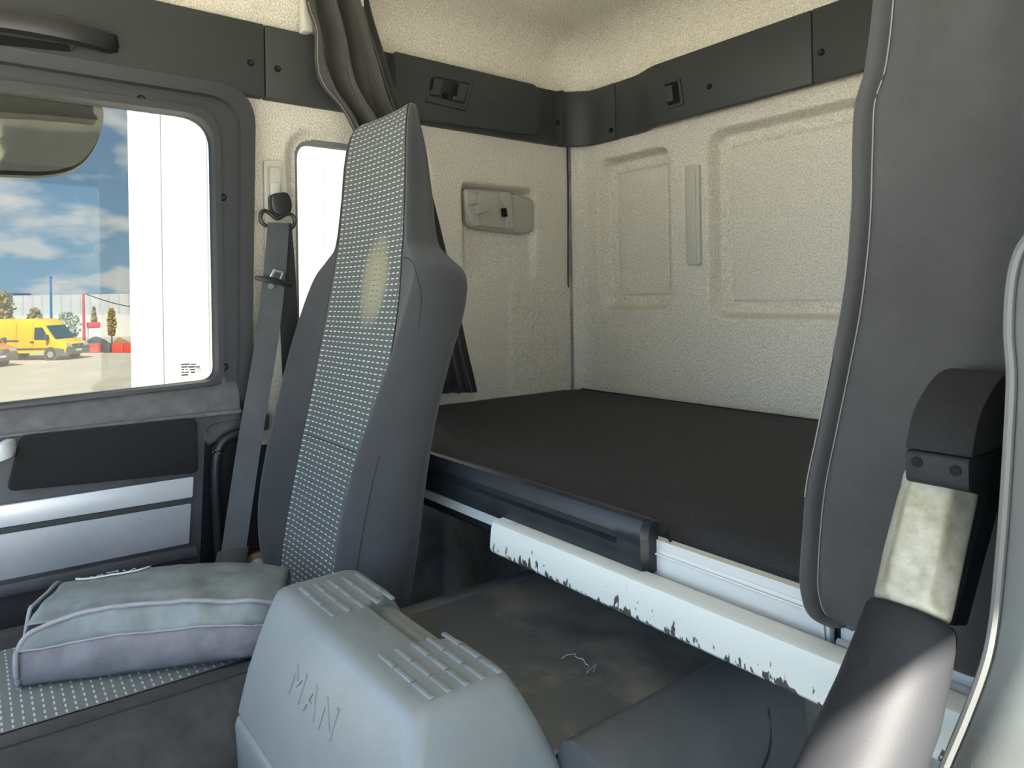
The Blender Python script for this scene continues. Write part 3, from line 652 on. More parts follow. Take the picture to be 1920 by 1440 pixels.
tp = link('backrest_panel', pv, pf, DASH, seat, uv=puv, clean=False, sharp=80); tp['label'] = 'grey fabric panel woven with rows of pale dashes'
for i in (0, PN): sweep('panel_seam', [r[i] + Vector((0, -.0012, 0)) for r in rings[2:83]], .0013, SEAM, seat)
sj = min(range(85), key=lambda j: abs(rings[j][0].z - .925))
sweep('cross_seam', [rings[sj][i] + Vector((0, -.0022, 0)) for i in range(PN + 1)], .0009, SEAM, seat)
# bolster seam on the near side, from shoulder down
si = PN + int(2.6 * SUB)
sweep('bolster_seam', [r[si] for r in rings[3:22]], .0010, SEAM, seat)
shp = [(z_, k_) for z_, k_ in ((1.275, 0.2), (1.27, .9), (1.255, 1.6), (1.235, 2.2), (1.20, 2.7), (1.15, 2.9))]
sweep('shoulder_seam', spline([min(rings, key=lambda r: abs(r[0].z - z_))[PN + int(k_ * SUB)] for z_, k_ in shp], 24), .0010, SEAM, seat)
sh = [r for r in rings if 1.18 < r[0].z < 1.30]
# cushion
K = [(-1.62, .60, .02), (-1.60, .635, .02), (-1.55, .652, .022), (-1.45, .654, .022), (-1.30, .651, .022), (-1.15, .649, .02), (-1.02, .648, .016), (-.97, .640, .01), (-.955, .61, .005)]
def cush_ctrl(r):
    y, zt, bo = r; pl, pr, xl, xr = .212, .478, .092, .598
    q = [(pl, zt), (.28, zt + .003), (.345, zt + .004), (.41, zt + .003), (pr, zt), (pr + .03, zt + bo * .5), (pr + .065, zt + bo * .45), (pr + .10, zt - .012), (xr, zt - .045), (xr - .005, zt - .085), (xr - .04, zt - .11), (.345, zt - .11), (xl + .04, zt - .11), (xl + .005, zt - .085), (xl, zt - .045), (pl - .10, zt - .012), (pl - .065, zt + bo * .45), (pl - .03, zt + bo * .5)]
    return [Vector((x, y, z)) for x, z in q]
ctr = [cush_ctrl(r) for r in K]; nk = len(ctr[0])
colk = [spline([c[i] for c in ctr], 48) for i in range(nk)]
rk = [spline([colk[i][j] for i in range(nk)], nk * 5, closed=True) for j in range(49)]
nkr = nk * 5
loft('cushion', [[r[i % nkr] for i in range(20, nkr + 1)] + [r[i] - Vector((0, 0, .004)) for i in range(1, 20)] for r in rk], SEATB, seat, sharp=70)
pv = []; puv = []; pf = []
for j, r in enumerate(rk):
    for i in range(21): pv.append(r[i] + Vector((0, 0, .0015))); puv.append((r[i].x, r[i].y))
for j in range(48):
    for i in range(20): pf.append([j * 21 + i, j * 21 + i + 1, (j + 1) * 21 + i + 1, (j + 1) * 21 + i])
link('cushion_panel', pv, pf, DASH2, seat, uv=puv, clean=False, sharp=80)
sweep('cushion_seam', [r[20 + 9] + Vector((0, 0, .0008)) for r in rk[3:46]], .0012, SEAM, seat)
prism('seat_base', fillet([(.12, -1.55, .25), (.575, -1.55, .25), (.585, -1.0, .25), (.12, -1.0, .25)], .04, 4), (0, 0, .30), GREYD, seat, bev=.01)
prism('base_flange', fillet([(.10, -1.6, .535), (.605, -1.6, .535), (.597, -1.0, .535), (.10, -1.0, .535)], .02, 4), (0, 0, .022), GREYD, seat, bev=.005)
box('suspension', (.17, -1.45, .0), (.54, -1.05, .25), BLACK, seat, bev=.02)
kc = P(487, 1058, X=.115)
disc('recliner_knob', (.10, kc.y, kc.z), (1, -.3, .2), .024, .03, KNOB, seat, n=18, bev=.003)
disc('recliner_cap', Vector((.10, kc.y, kc.z)) + Vector((.03, -.009, .006)), (1, -.3, .2), .014, .012, LAMPB, seat, n=14, bev=.002)

# ================================================================== SEAT BELT
belt = empty('seat_belt', P(437, 1045, X=.12), 'grey seat belt running from the side wall anchor to beside the passenger seat', 'seat belt')
def strap(name, path, w, wdir, m, th=.0016):
    secs = []
    for i, (p, wd) in enumerate(zip(path, wdir)):
        wd = Vector(wd).normalized(); p = Vector(p)
        t = (Vector(path[min(i + 1, len(path) - 1)]) - Vector(path[max(i - 1, 0)])).normalized(); n = t.cross(wd).normalized()
        secs.append([p - wd * w / 2 - n * th / 2, p + wd * w / 2 - n * th / 2, p + wd * w / 2 + n * th / 2, p - wd * w / 2 + n * th / 2])
    return loft(name, secs, m, belt, sharp=50)
pp = spline([P(522, 418, X=.050), P(516, 500, X=.062), P(500, 640, X=.085), P(468, 830, X=.11), P(437, 1040, X=.13)], 24)
strap('shoulder_strap', pp, .047, [Vector((0, 1, .0)).lerp(Vector((.5, .9, -.05)), i / 24) for i in range(25)], BELT)
pp2 = spline([P(530, 418, X=.045), P(538, 520, X=.034), P(543, 640, X=.03), P(548, 740, X=.026), P(553, 860, X=.024)], 16)
strap('retractor_strap', pp2, .040, [(0, 1, 0)] * 17, BELTD)
an = P(519, 390, X=.03)
pl_ = fillet(px4([(492, 301), (532, 303), (538, 420), (538, 520), (495, 520), (494, 420)], .004), .006, 3)
prism('adjuster_plate', pl_, (.010, 0, 0), STRIPM, belt, bev=.002)
ring('adjuster_slot', fillet(px4([(501, 310), (528, 312), (530, 380), (502, 380)], .0145), .006, 3), fillet(px4([(504, 313), (525, 315), (527, 380), (505, 380)], .0145), .005, 3), (.002, 0, 0), LAMPB, belt)
prism('adjuster_slide', fillet(px4([(505, 342), (523, 343), (524, 375), (506, 375)], .0145), .003, 2), (.006, 0, 0), STRIPM, belt, bev=.0015)
cov = fillet(px4([(500, 366), (532, 362), (541, 385), (537, 404), (520, 409), (503, 400)], .018), .012, 4)
prism('anchor_cover', cov, (.030, 0, 0), BLACK, belt, bev=.008, seg=3)
dl, dm, dr = P(489, 408, X=.045), P(520, 412, X=.045), P(550, 410, X=.045)
dring = [(489, 402), (496, 395), (506, 400), (520, 410), (536, 402), (546, 402), (553, 412), (550, 424), (541, 428), (520, 422), (502, 424), (490, 416)]
sweep('guide_ring', spline([P(x, y, X=.046) for x, y in dring], 36, closed=True), .0045, BLACK, belt, up=(1, 0, 0), closed=True)
tg = fillet(px4([(478, 517), (500, 518), (520, 522), (545, 535), (546, 540), (540, 541), (515, 532), (478, 525)], .072), .003, 2)
prism('tongue_grip', tg, (.008, 0, 0), BLACK, belt, bev=.002)
to = fillet(px4([(512, 504), (534, 509), (527, 528), (503, 522)], .074), .002, 2); ti = fillet(px4([(517, 510), (528, 512), (523, 524), (511, 520)], .074), .002, 2)
ring('tongue_plate', to, ti, (.0025, 0, 0), CHROME, belt, bev=.0006)
disc('stop_button', P(508, 537, X=.068), (1, -.2, 0), .007, .004, GREYB, belt, bev=.001)
sl = [P(437, 1030, X=.13), P(434, 1050, X=.135), P(434, 1075, X=.14), P(436, 1100, X=.145)]
secs = [[Vector(p) + Vector((.5 * a, .87 * a, 0)) * 1 + Vector((.87 * c, -.5 * c, 0)) + Vector((0, 0, .004 * math.sin(7 * i + 40 * a))) for a, c in ((-.030, 0), (-.02, -.007), (0, -.009), (.02, -.007), (.030, 0), (.02, .008), (0, .010), (-.02, .008))] for i, p in enumerate(sl)]
loft('belt_sleeve', secs, SEATB, belt, sharp=70)
# black bent grab tube at the door jamb
tag(sweep('entry_grab_tube', spline([P(475, 800, X=.05), P(445, 813, X=.05), P(420, 826, X=.05), P(406, 855, X=.05), P(404, 910, X=.05), P(409, 1000, X=.05), P(414, 1090, X=.05)], 40), [(.011 * math.cos(a * math.pi / 6), .011 * math.sin(a * math.pi / 6)) for a in range(12)], BLACKR), 'bent black metal grab tube at the door jamb behind the belt', 'handle')

# ================================================================== BAG ON THE SEAT
bag = empty('document_bag', (.36, -1.26, .656), 'folded grey fabric document bag with flap lying on the passenger seat', 'bag')
A0, A1 = Vector((.374, -1.403, .657)), Vector((.520, -1.080, .657))
ax = (A1 - A0).normalized(); dp = Vector((-ax.y, ax.x, 0))
def bag_pt(s, d, h):
    """s 0..1 along, d depth away from the front edge, h height"""
    p = A0.lerp(A1, s) + dp * d + Vector((0, 0, h))
    w = noise.noise(Vector((p.x * 16, p.y * 16, p.z * 20))) * .009 + noise.noise(Vector((p.x * 45, p.y * 45, p.z * 50 + 3))) * .0045
    return p + (dp * -.6 + Vector((0, 0, .6))) * w * (1 if h > .004 else 0)
def hgt(s): return .074 + .010 * math.sin(s * 2.9) - .012 * s ** 4
def bag_sheet(name, prof, m, s0=0, s1=1, n=40, lab=None):
    secs = []
    for i in range(n + 1):
        s = s0 + (s1 - s0) * i / n; secs.append([bag_pt(s, d, h * hgt(s) / .08) for d, h in prof])
    o = loft(name, secs, m, bag, closed=False, sharp=80)
    md = o.modifiers.new('thickness', 'SOLIDIFY'); md.thickness = .002; return o
def interp(prof, n):
    v = spline([(a, b, 0) for a, b in prof], n); return [(p.x, p.y) for p in v]
fr = interp([(.012, .0), (-.004, .010), (-.010, .036), (-.004, .062)], 12)
bag_sheet('front_panel', fr, BAGP)
def qf(s): return math.sqrt(max(.0, 1 - max(0, 1 - s / .24) ** 2.4))
TOPP = interp([(.008, .093), (.04, .101), (.09, .105), (.135, .103), (.158, .095), (.170, .072), (.17, .03), (.165, .0)], 40)
def band_rows():
    secs = []
    for i in range(61):
        s = i / 60; hs = hgt(s) / .08; q = qf(s)
        secs.append([bag_pt(s, -.0045 + (.0125) * t * q, (.060 + .034 * t * q) * hs) for t in (0, .25, .5, .75, 1)])
    return secs
o = loft('front_band', band_rows(), BAGG, bag, closed=False, sharp=80); md = o.modifiers.new('thickness', 'SOLIDIFY'); md.thickness = .002
bag_sheet('flap', TOPP, BAGG, .02, 1)
bag_sheet('underside', [(.012, .0012), (.08, .0012), (.165, .0012)], BAGP)
def bag_line(name, f, r, m, n=50): return sweep(name, [f(i / n) for i in range(n + 1)], r, m, bag)
bag_line('stitched_edge', lambda t: bag_pt(t, -.0055, .061 * hgt(t) / .08), .0016, PIPE)
def pip(t):
    if t < .12: return bag_pt(.0, -.004 - .009 * math.sin(t / .12 * 2.6), .060 * t / .12 * hgt(0) / .08 + .004)
    s = ((t - .12) / .88) ** 1.5; q = qf(s); return bag_pt(s, -.006 + .0125 * q, (.060 + .036 * q) * hgt(s) / .08)
bag_line('piping', pip, .0034, PIPE, 90)
# open left end: side gusset with two piping lines
g0 = [bag_pt(0, d, h * hgt(0) / .08) for d, h in [(.012, .001), (-.004, .02), (-.002, .055), (.02, .075), (.05, .092), (.10, .102), (.15, .098), (.168, .06), (.165, .002)]]
gi = [Vector(p) * .75 + (A0 + dp * .08 + ax * .03 + Vector((0, 0, .035))) * .25 for p in g0]
loft('end_gusset', [g0, gi, [Vector(p) * .3 + (A0 + dp * .08 + ax * .045 + Vector((0, 0, .04))) * .7 for p in g0]], BAGG, bag, closed=True, caps=True, sharp=80)
sweep('end_piping', spline([bag_pt(-.01, d, h * hgt(0) / .08) for d, h in [(.165, .0), (.172, .06), (.158, .097), (.10, .106), (.05, .103)]], 20), .003, PIPE, bag)
sweep('end_piping', spline([bag_pt(-.012, d, h * hgt(0) / .08) for d, h in [(.02, .0), (.028, .05), (.045, .098), (.055, .103)]], 16), .003, PIPE, bag)
# white oval print with lettering on the flap
def on_flap(s, d):
    """d: distance over the flap measured from its front edge"""
    a = 0
    for (d0, h0), (d1, h1) in zip(TOPP, TOPP[1:]):
        l = math.hypot(d1 - d0, h1 - h0)
        if a + l >= d:
            t = (d - a) / l; nd, nh = -(h1 - h0) / l, (d1 - d0) / l; k = hgt(s) / .08
            return bag_pt(s, d0 + (d1 - d0) * t, (h0 + (h1 - h0) * t) * k) + (dp * nd + Vector((0, 0, nh))) * .003
        a += l
sweep('oval_print', [on_flap(.22 + .15 * math.copysign(abs(math.cos(q * math.pi / 24)) ** .55, math.cos(q * math.pi / 24)), .150 + .028 * math.copysign(abs(math.sin(q * math.pi / 24)) ** .55, math.sin(q * math.pi / 24))) for q in range(48)], [(.0022, -.0006), (.0022, .0006), (-.0022, .0006), (-.0022, -.0006)], LOGO, bag, closed=True)
vs, fs = text_mesh('MAN', .034, .0004)
link('lettering_print', [on_flap(.22 + v.x * 2.4, .138 + v.y) + Vector((0, 0, v.z)) for v in vs], fs, LOGO, bag)

# ================================================================== CURTAINS
# drawn-back curtain on the driver side, in front of the bunk
cur = empty('sleeper_curtain', (1.4, -.82, .885), 'broad dark grey curtain with pale stitching hanging at the right', 'curtain')
edge = [(1668, -920), (1660, -560), (1648, -190), (1640, 0), (1626, 130), (1606, 200), (1602, 280), (1597, 430), (1582, 570), (1562, 680), (1540, 790), (1515, 920), (1504, 1060), (1507, 1110), (1522, 1146), (1560, 1166)]
ed = [P(x, y, Y=-.825) for x, y in edge]
eds = spline(ed, 110)
def cur_y(x, z, d):
    f = .020 * math.sin(d * 17 + .4 + z * 1.8) * sstep(.015, .12, d) + .010 * math.sin(d * 41 + z * 3.5) * sstep(.10, .3, d)
    f += .032 * noise.noise(Vector((x * 7, 0, z * 4))) * sstep(.02, .10, d)
    hem = max(0, 1 - ((d - .007) / .008) ** 2)
    f -= hem * (.0085 + .004 * noise.noise(Vector((1, 3, z * 16))))
    f += .006 * (1 - sstep(0, .004, d)) + .0030 * math.exp(-((d - .0165) / .0022) ** 2)
    return -.825 + f + .032 * sstep(1.36, 1.44, x)
secs = []
ds = [0, .001, .002, .004, .006, .008, .010, .012, .0135, .015, .0157, .0165, .0173, .018, .0195, .022, .027, .032] + [.04 + .012 * i for i in range(38)]
for e in eds:
    secs.append([(e.x + d * (1 - .0 * d), cur_y(e.x + d, e.z, d), max(e.z - .012 * sstep(0, .3, d) * 0, .878)) for d in ds])
o = loft('curtain_cloth', secs, CURT, cur, closed=False, sharp=80)
md = o.modifiers.new('thickness', 'SOLIDIFY'); md.thickness = .002; md.offset = 1
def stitch(off, i0, i1, name='stitch_line', dash=False):
    pts = [Vector((eds[i].x + off, cur_y(eds[i].x + off, eds[i].z, off) - .0040, eds[i].z)) for i in range(i0, i1)]
    if not dash: return sweep(name, pts, .0007, STITCH, cur)
stitch(.0165, 0, 103)
stitch(.0035, 65, 82)
# bundled curtain on the passenger side, tied and falling behind the seat
bc = empty('bundled_curtain', P(700, 230, X=.14), 'dark bundled curtain gathered at the top behind the passenger seat', 'curtain')
lE = [(568, -120), (574, 0), (588, 60), (591, 120), (604, 160), (655, 232), (735, 420), (800, 600), (830, 738)]
rE = [(668, -120), (690, 0), (718, 90), (738, 160), (757, 215), (800, 330), (850, 520), (876, 655), (895, 736)]
lS = spline([P(x, y, X=.11) for x, y in lE], 60); rS = spline([P(x, y, X=.13) for x, y in rE], 60)
secs = []
NF = 90
for i in range(61):
    row = []
    for k in range(NF + 1):
        u = k / NF; p = lS[i].lerp(rS[i], u)
        uu = u + .05 * noise.noise(Vector((u * 3, i * .05, 7))); fade = 1 - sstep(34, 48, i)
        s = math.sin(uu * 19 + .5 * math.sin(i * .09)) + .45 * math.sin(uu * 43 + i * .05); am = .020 * min(1, u * 9, (1 - u) * 6) * (.25 + .75 * fade)
        row.append(p + Vector((am * s + .010 * noise.noise(Vector((u * 6, i * .10, 2))), am * .5 * math.cos(uu * 19), 0)))
    secs.append(row)
o = loft('curtain_cloth', secs, CURT2, bc, closed=False, sharp=80)
md = o.modifiers.new('thickness', 'SOLIDIFY'); md.thickness = .002
sweep('hem_stitch', [r[NF - 7] + Vector((.004, -.004, 0)) for r in secs[8:42]], .0008, STITCH, bc)
sweep('hem_stitch', [r[2] + Vector((.006, -.004, 0)) for r in secs[8:42]], .0008, STITCH, bc)
hkp = P(678, 2, X=.145)
prism('curtain_hook', fillet([hkp + Vector((0, -.008, -.012)), hkp + Vector((0, .004, -.014)), hkp + Vector((0, .002, .02)), hkp + Vector((0, -.009, .022))], .004, 3), (.004, 0, 0), LOGO, bc, bev=.001)

# ================================================================== DRIVER SEAT AND LEVER
ds_ = empty('driver_seat', (1.66, -.9, .0), 'near grey driver seat backrest edge with piping at the right', 'seat')
de = [(1975, 380), (1920, 432), (1889, 470), (1873, 530), (1868, 620), (1873, 700), (1869, 800), (1860, 950), (1852, 1050), (1842, 1150), (1826, 1230), (1790, 1330), (1745, 1440), (1690, 1600)]
dE = spline([P(x, y, Y=-.955) for x, y in de], 50)
secs = []; pip_ = []
for i, e in enumerate(dE):
    xl = e.x; xr = 1.93
    prof = [(xl, -.935), (xl + .003, -.950), (xl + .014, -.963), (xl + .035, -.972), (xl + .07, -.974), (xl + .12, -.962), (1.66, -.950), (xr - .12, -.962), (xr - .05, -.974), (xr, -.94), (xr, -.89), (xr - .05, -.872), (1.66, -.868), (xl + .05, -.874), (xl + .008, -.897)]
    secs.append([(x, y, e.z) for x, y in prof]); pip_.append(Vector((xl + .008, -.960, e.z)))
loft('backrest', secs, LEATH, ds_, sharp=70)
sweep('edge_piping', pip_, .0030, RUBBER, ds_, up=(0, 1, 0))
hd = [[(1.675 + sx * w, -.90 + sy * d, z) for sx, sy in ((-1, -.8), (-.8, -1), (.8, -1), (1, -.8), (1, .8), (.8, 1), (-.8, 1), (-1, .8))] for z, w, d in ((dE[0].z - .01, .17, .05), (1.34, .14, .045), (1.5, .135, .042), (1.56, .12, .035), (1.575, .08, .02))]
loft('headrest', hd, LEATH, ds_, sharp=60)
prism('cushion', fillet([(1.41, -1.42, .50), (1.93, -1.42, .50), (1.93, -.90, .50), (1.41, -.90, .50)], .05, 5), (0, 0, .15), LEATH, ds_, bev=.03, seg=4)
box('base', (1.47, -1.36, 0), (1.87, -.95, .5), BLACK, ds_, bev=.02)
# raised lever / armrest beside the driver seat
lev = empty('raised_armrest', P(1680, 1300, X=1.375), 'raised black armrest arm with cream ribbed sleeve beside the driver seat', 'armrest')
XL = 1.378
def lev_tube(name, pts, m, n=16, flut=0, bev=0, mul=None):
    """pts: (px, py, half width px) stations on the plane X = XL"""
    st_ = [(P(x, y, X=XL), w) for x, y, w in pts]; secs = []
    for i, (p, w) in enumerate(st_):
        a, b = st_[max(i - 1, 0)][0], st_[min(i + 1, len(st_) - 1)][0]; t = (b - a).normalized(); s = Vector((1, 0, 0)); u = t.cross(s).normalized()
        rr = w / F_PX * (p - EYE).dot(FW)
        row = []
        for k in range(n):
            an_ = k * 2 * math.pi / n; r_ = rr * (1 - flut * (mul[i] if mul else 1) * (.5 + .5 * math.cos(an_ * 6 + 2.2)) ** .6)
            row.append(p + (s * math.cos(an_) + u * math.sin(an_)) * r_)
        secs.append(row)
    return loft(name, secs, m, lev, sharp=60)
lev_tube('arm_tube', [(1520, 1640, 98), (1612, 1440, 95), (1662, 1320, 90), (1692, 1220, 82), (1706, 1165, 77), (1709, 1152, 70)], TUBE, 24)
lev_tube('collar', [(1706, 1160, 56), (1716, 1120, 56)], WHITEP, 24)
lev_tube('ribbed_sleeve', [(1707, 1146, 56), (1708, 1141, 63), (1710, 1134, 65), (1712, 1124, 66), (1715, 1112, 66), (1728, 1050, 66), (1740, 1000, 65), (1752, 950, 64), (1758, 928, 63), (1760, 918, 63), (1762, 910, 62), (1764, 903, 60), (1765, 900, 54)], CREAM, 72, flut=.15, mul=[.1, .1, .15, .6, 1, 1, 1, 1, 1, .6, .15, .1, .1])
lev_tube('neck', [(1764, 908, 46), (1770, 880, 46)], WHITEP, 24)
prism('arm_bar', [P(1858, 900, X=1.395), P(1850, 940, X=1.395), P(1788, 1175, X=1.395), P(1815, 1175, X=1.395), P(1880, 930, X=1.395)], (-.012, 0, 0), TUBE, lev, bev=.002)
side = fillet([(1.366, -.931, 1.089), (1.366, -.917, 1.116), (1.366, -.880, 1.138), (1.366, -.845, 1.141), (1.366, -.845, 1.089)], [.003, .015, .02, .008, .003], 4)
prism('arm_cap', side, (.042, 0, 0), PADM, lev, bev=.006, seg=3)
prism('arm_joint', fillet([(1.367, -.933, 1.067), (1.367, -.933, 1.0885), (1.367, -.846, 1.0885), (1.367, -.850, 1.060), (1.367, -.90, 1.058)], .004, 3), (.040, 0, 0), TUBE, lev, bev=.003)
for sx, sy in ((1719, 866), (1792, 882)): disc('arm_bolt', P(sx, sy, Y=-.933), (0, -1, 0), .0036, .0012, SCREW, lev)
for sx, sy in ((1612, 1234), (1690, 1262)):
    q = P(sx, sy, X=XL); dv = (EYE - q).normalized(); disc('arm_bolt', q + dv * (.0240 if sx < 1650 else .0300), dv, .0052, .0022, SCREW, lev)

# ================================================================== OUTSIDE
GZ = -2.0
tag(box('ground', (-120, -60, GZ - .05), (60, 110, GZ), GROUND), 'pale sunlit concrete yard outside', kind='structure')
# white clad wall close outside the passenger side
E0 = Vector((-3.0, P(243, 500, X=-3.0).y, 0)); wd = Vector((.2, .98, 0)).normalized(); wn = Vector((-.98, .2, 0)).normalized()
ww = empty('white_clad_building', (E0.x, E0.y, GZ), 'bright white clad building wall filling the right of the door window', 'building')
prism('wall', [E0 + Vector((0, 0, GZ)), E0 + wd * 9 + Vector((0, 0, GZ)), E0 + wd * 9 + wn * 6 + Vector((0, 0, GZ)), E0 + wn * 6 + Vector((0, 0, GZ))], (0, 0, 7.5), WALLW, ww)
rb = None
for i in range(28):
    p = E0 + wd * (.12 + i * .25) - wn * .004
    if rb is None: rb = prism('cladding_rib', [p + Vector((0, 0, GZ)), p + wd * .05 + Vector((0, 0, GZ)), p + wd * .05 - wn * .02 + Vector((0, 0, GZ)), p - wn * .02 + Vector((0, 0, GZ))], (0, 0, 7.5), WALLW, ww, bev=.005); p00 = p.copy()
    else:
        o = rb.copy(); C.objects.link(o); o.parent = ww; o.location = Vector(rb.location) + (p - p00)
def G(px, py): return P(px, py, Z=GZ)
# yellow van: built in a local frame, nose towards +u
def van(name, nose, yaw, mcol, label, group='yellow vans in the yard'):
    L_, W_, H_ = 5.4, 2.0, 2.42
    u = Vector((math.cos(yaw), math.sin(yaw), 0)); w = Vector((-math.sin(yaw), math.cos(yaw), 0)); o0 = Vector((nose.x, nose.y, GZ))
    root = empty(name, o0, label, 'van', group)
    def T(a, b, c): return o0 + u * a + w * b + Vector((0, 0, c))
    side = [(0.0, .42), (0, .78), (-.10, .98), (-.85, 1.22), (-1.42, 2.0), (-1.75, 2.34), (-2.2, H_), (-L_, H_), (-L_, .42)]
    half = W_ / 2
    def taper(z): return half - .14 * max(0, z - 1.1) / 1.3
    s0 = fillet([(a, 0, c) for a, c in side], .10, 3)
    loft('body', [[T(p.x, s * k * taper(p.z), p.z) for p in s0] for s, k in ((-1, 1), (1, 1))], mcol, root, bev=.04, sharp=50)
    for s in (-1, 1):
        def S(a, c, off=.012): return T(a, s * (taper(c) + off), c)
        def slab(nm, quad, m, par=root, off=.0, th=.02):
            prism(nm, fillet([S(a, c, off) for a, c in quad], .05, 3), w * s * th, m, par)
        dr = None
        slab('side_window', [(-1.05, 1.24), (-1.95, 1.24), (-1.95, 1.92), (-1.48, 1.92)], GLASSD)
        slab('rub_strip', [(-.9, .62), (-L_ + .05, .62), (-L_ + .05, .72), (-.9, .72)], GREYB)
        slab('slide_rail', [(-2.9, 1.15), (-4.2, 1.15), (-4.2, 1.20), (-2.9, 1.20)], GREYB)
        slab('door_handle', [(-1.95, 1.05), (-2.2, 1.05), (-2.2, 1.12), (-1.95, 1.12)], GREYB)
        for a in (-2.05, -3.05, -4.3): slab('door_gap', [(a, .5), (a - .03, .5), (a - .03, 2.2), (a, 2.2)], mat('van_gap', (.45, .25, .01), .6), th=.006, off=0)
        for a in (-.95, -4.2):
            wh = disc('wheel', T(a, s * (half - .12), .34), w * s, .34, .14, TYRE, root, n=20, bev=.02); disc('hub', T(a, s * (half + .015), .34), w * s, .19, .02, SILV2, wh, n=14)
            disc('wheel_arch', T(a, s * (half - .02), .36), w * s, .42, .028, GREYB, root, n=20)
        prism('mirror', fillet([T(-1.0, s * (half + .05), 1.18), T(-1.0, s * (half + .28), 1.18), T(-1.0, s * (half + .28), 1.5), T(-1.0, s * (half + .05), 1.5)], .05, 3), u * -.12, GREYB, root)
    prism('windscreen', [T(-.83 + .02, -half + .2, 1.28), T(-.83 + .02, half - .2, 1.28), T(-1.38, half - .26, 2.0), T(-1.38, -half + .26, 2.0)], u * .03 + Vector((0, 0, .02)), GLASSD, root)
    prism('bumper', fillet([T(.05, -half, .32), T(.05, half, .32), T(.05, half, .72), T(.05, -half, .72)], .06, 3), u * -.9, GREYB, root, bev=.04)
    prism('grille', [T(.02, -.5, .80), T(.02, .5, .80), T(-.04, .5, .92), T(-.04, -.5, .92)], u * .02, GREYB, root)
    prism('badge', [T(.05, -.08, .80), T(.05, 0, .72), T(.05, .08, .80), T(.04, 0, .92)], u * .02, CHROME, root)
    prism('number_plate', [T(.06, -.26, .5), T(.06, .26, .5), T(.06, .26, .61), T(.06, -.26, .61)], u * .01, PLATE, root)
    for s in (-1, 1): prism('headlamp', fillet([T(-.02, s * .62, .80), T(-.02, s * .93, .80), T(-.14, s * .95, 1.0), T(-.10, s * .62, .98)], .04, 3), u * .05, SILV, root)
    return root
nz_ = G(124, 674); van('yellow_van', nz_ + Vector((0, .6, 0)), math.radians(80) - .55, YEL, 'yellow high-roof panel van parked in the yard')
nz2 = G(2, 690); van('yellow_van', nz2 + Vector((-.4, .0, 0)), math.radians(72) - .55, ORA, 'orange-yellow van nose cut by the left picture edge')
# warehouse far behind
def far_box(name, x0, x1, ytop, base_t, m, depth, label, cat):
    a = P(x0, 590, Z=GZ)
    def at(px, py):
        d = FW + RT * ((px - CX) / F_PX) - UP * ((py - CY) / F_PX); return EYE + d * base_t
    p0, p1 = at(x0, 570), at(x1, 570); zt = at((x0 + x1) / 2, ytop).z
    p0.z = p1.z = GZ; n = (p1 - p0).cross(Vector((0, 0, 1))).normalized(); n = n if n.dot(FW) > 0 else -n
    root = empty(name, (p0 + p1) / 2, label, cat)
    prism('wall', [p0, p1, p1 + n * depth, p0 + n * depth], (0, 0, zt - GZ), m, root)
    return root, p0, p1, n, zt
root, p0, p1, n, zt = far_box('warehouse', 24, 420, 551, 70, HOUSE, 20, 'long light grey warehouse behind the vans', 'building')
cnt = 22
for i in range(1, cnt):
    q = p0.lerp(p1, i / cnt); dirx = (p1 - p0).normalized()
    prism('wall_joint', [q - n * .03, q + dirx * .12 - n * .03, q + dirx * .12, q], (0, 0, zt - GZ), mat('warehouse_joint', (.38, .40, .42), .8), root)
prism('parapet', [p0 - n * .1, p1 - n * .1, p1, p0] , (0, 0, .25), mat('warehouse_joint', (.38, .40, .42), .8), root); root.children[-1].location.z += zt - GZ - .2
prism('loading_band', [p0 - n * .15, p1 - n * .15, p1, p0], (0, 0, 2.2), mat('warehouse_plinth', (.58, .59, .58), .8), root)
far_box('dark_shed', -260, 25, 552, 80, HOUSED, 3, 'dark shed at the left edge behind the vans', 'building')
def pole(name, px, ybase, ytop, r, m, label, cat='pole', arm=None):
    b = G(px, ybase); t = (b - EYE).dot(FW); zt_ = EYE.z + (CY + (CX - px) * math.tan(ROLL) - ytop) / F_PX * t
    root = empty(name, b, label, cat)
    disc('shaft', b, (0, 0, 1), r, zt_ - GZ, m, root, n=8, r2=r * .7); disc('base_plate', b, (0, 0, 1), r * 2.2, .05, m, root, n=8)
    return root, b, zt_
pr_, pb, pz = pole('lamp_post', 97, 650, 521, .10, BLUEP, 'tall blue lamp post behind the yellow van', 'lamp post')
disc('lamp_head', (pb.x, pb.y, pz), (0, 0, 1), .11, .12, BLUEP, pr_, n=8)
pole('red_mast', 158, 648, 551, .11, REDP, 'thin red mast behind the barriers', 'mast')
cp0 = Vector((G(158, 648).x, G(158, 648).y, P(158, 551, X=G(158, 648).x).z))
cpts = []
for q in range(13):
    t_ = q / 12; c = cp0 + RT * (.14 + 5.2 * t_); c.z = cp0.z - 1.15 * math.sin(t_ * 1.7) ; cpts.append(c)
tag(sweep('overhead_cable', cpts, .035, TYRE), 'dark sagging cable running from the red mast', 'cable')
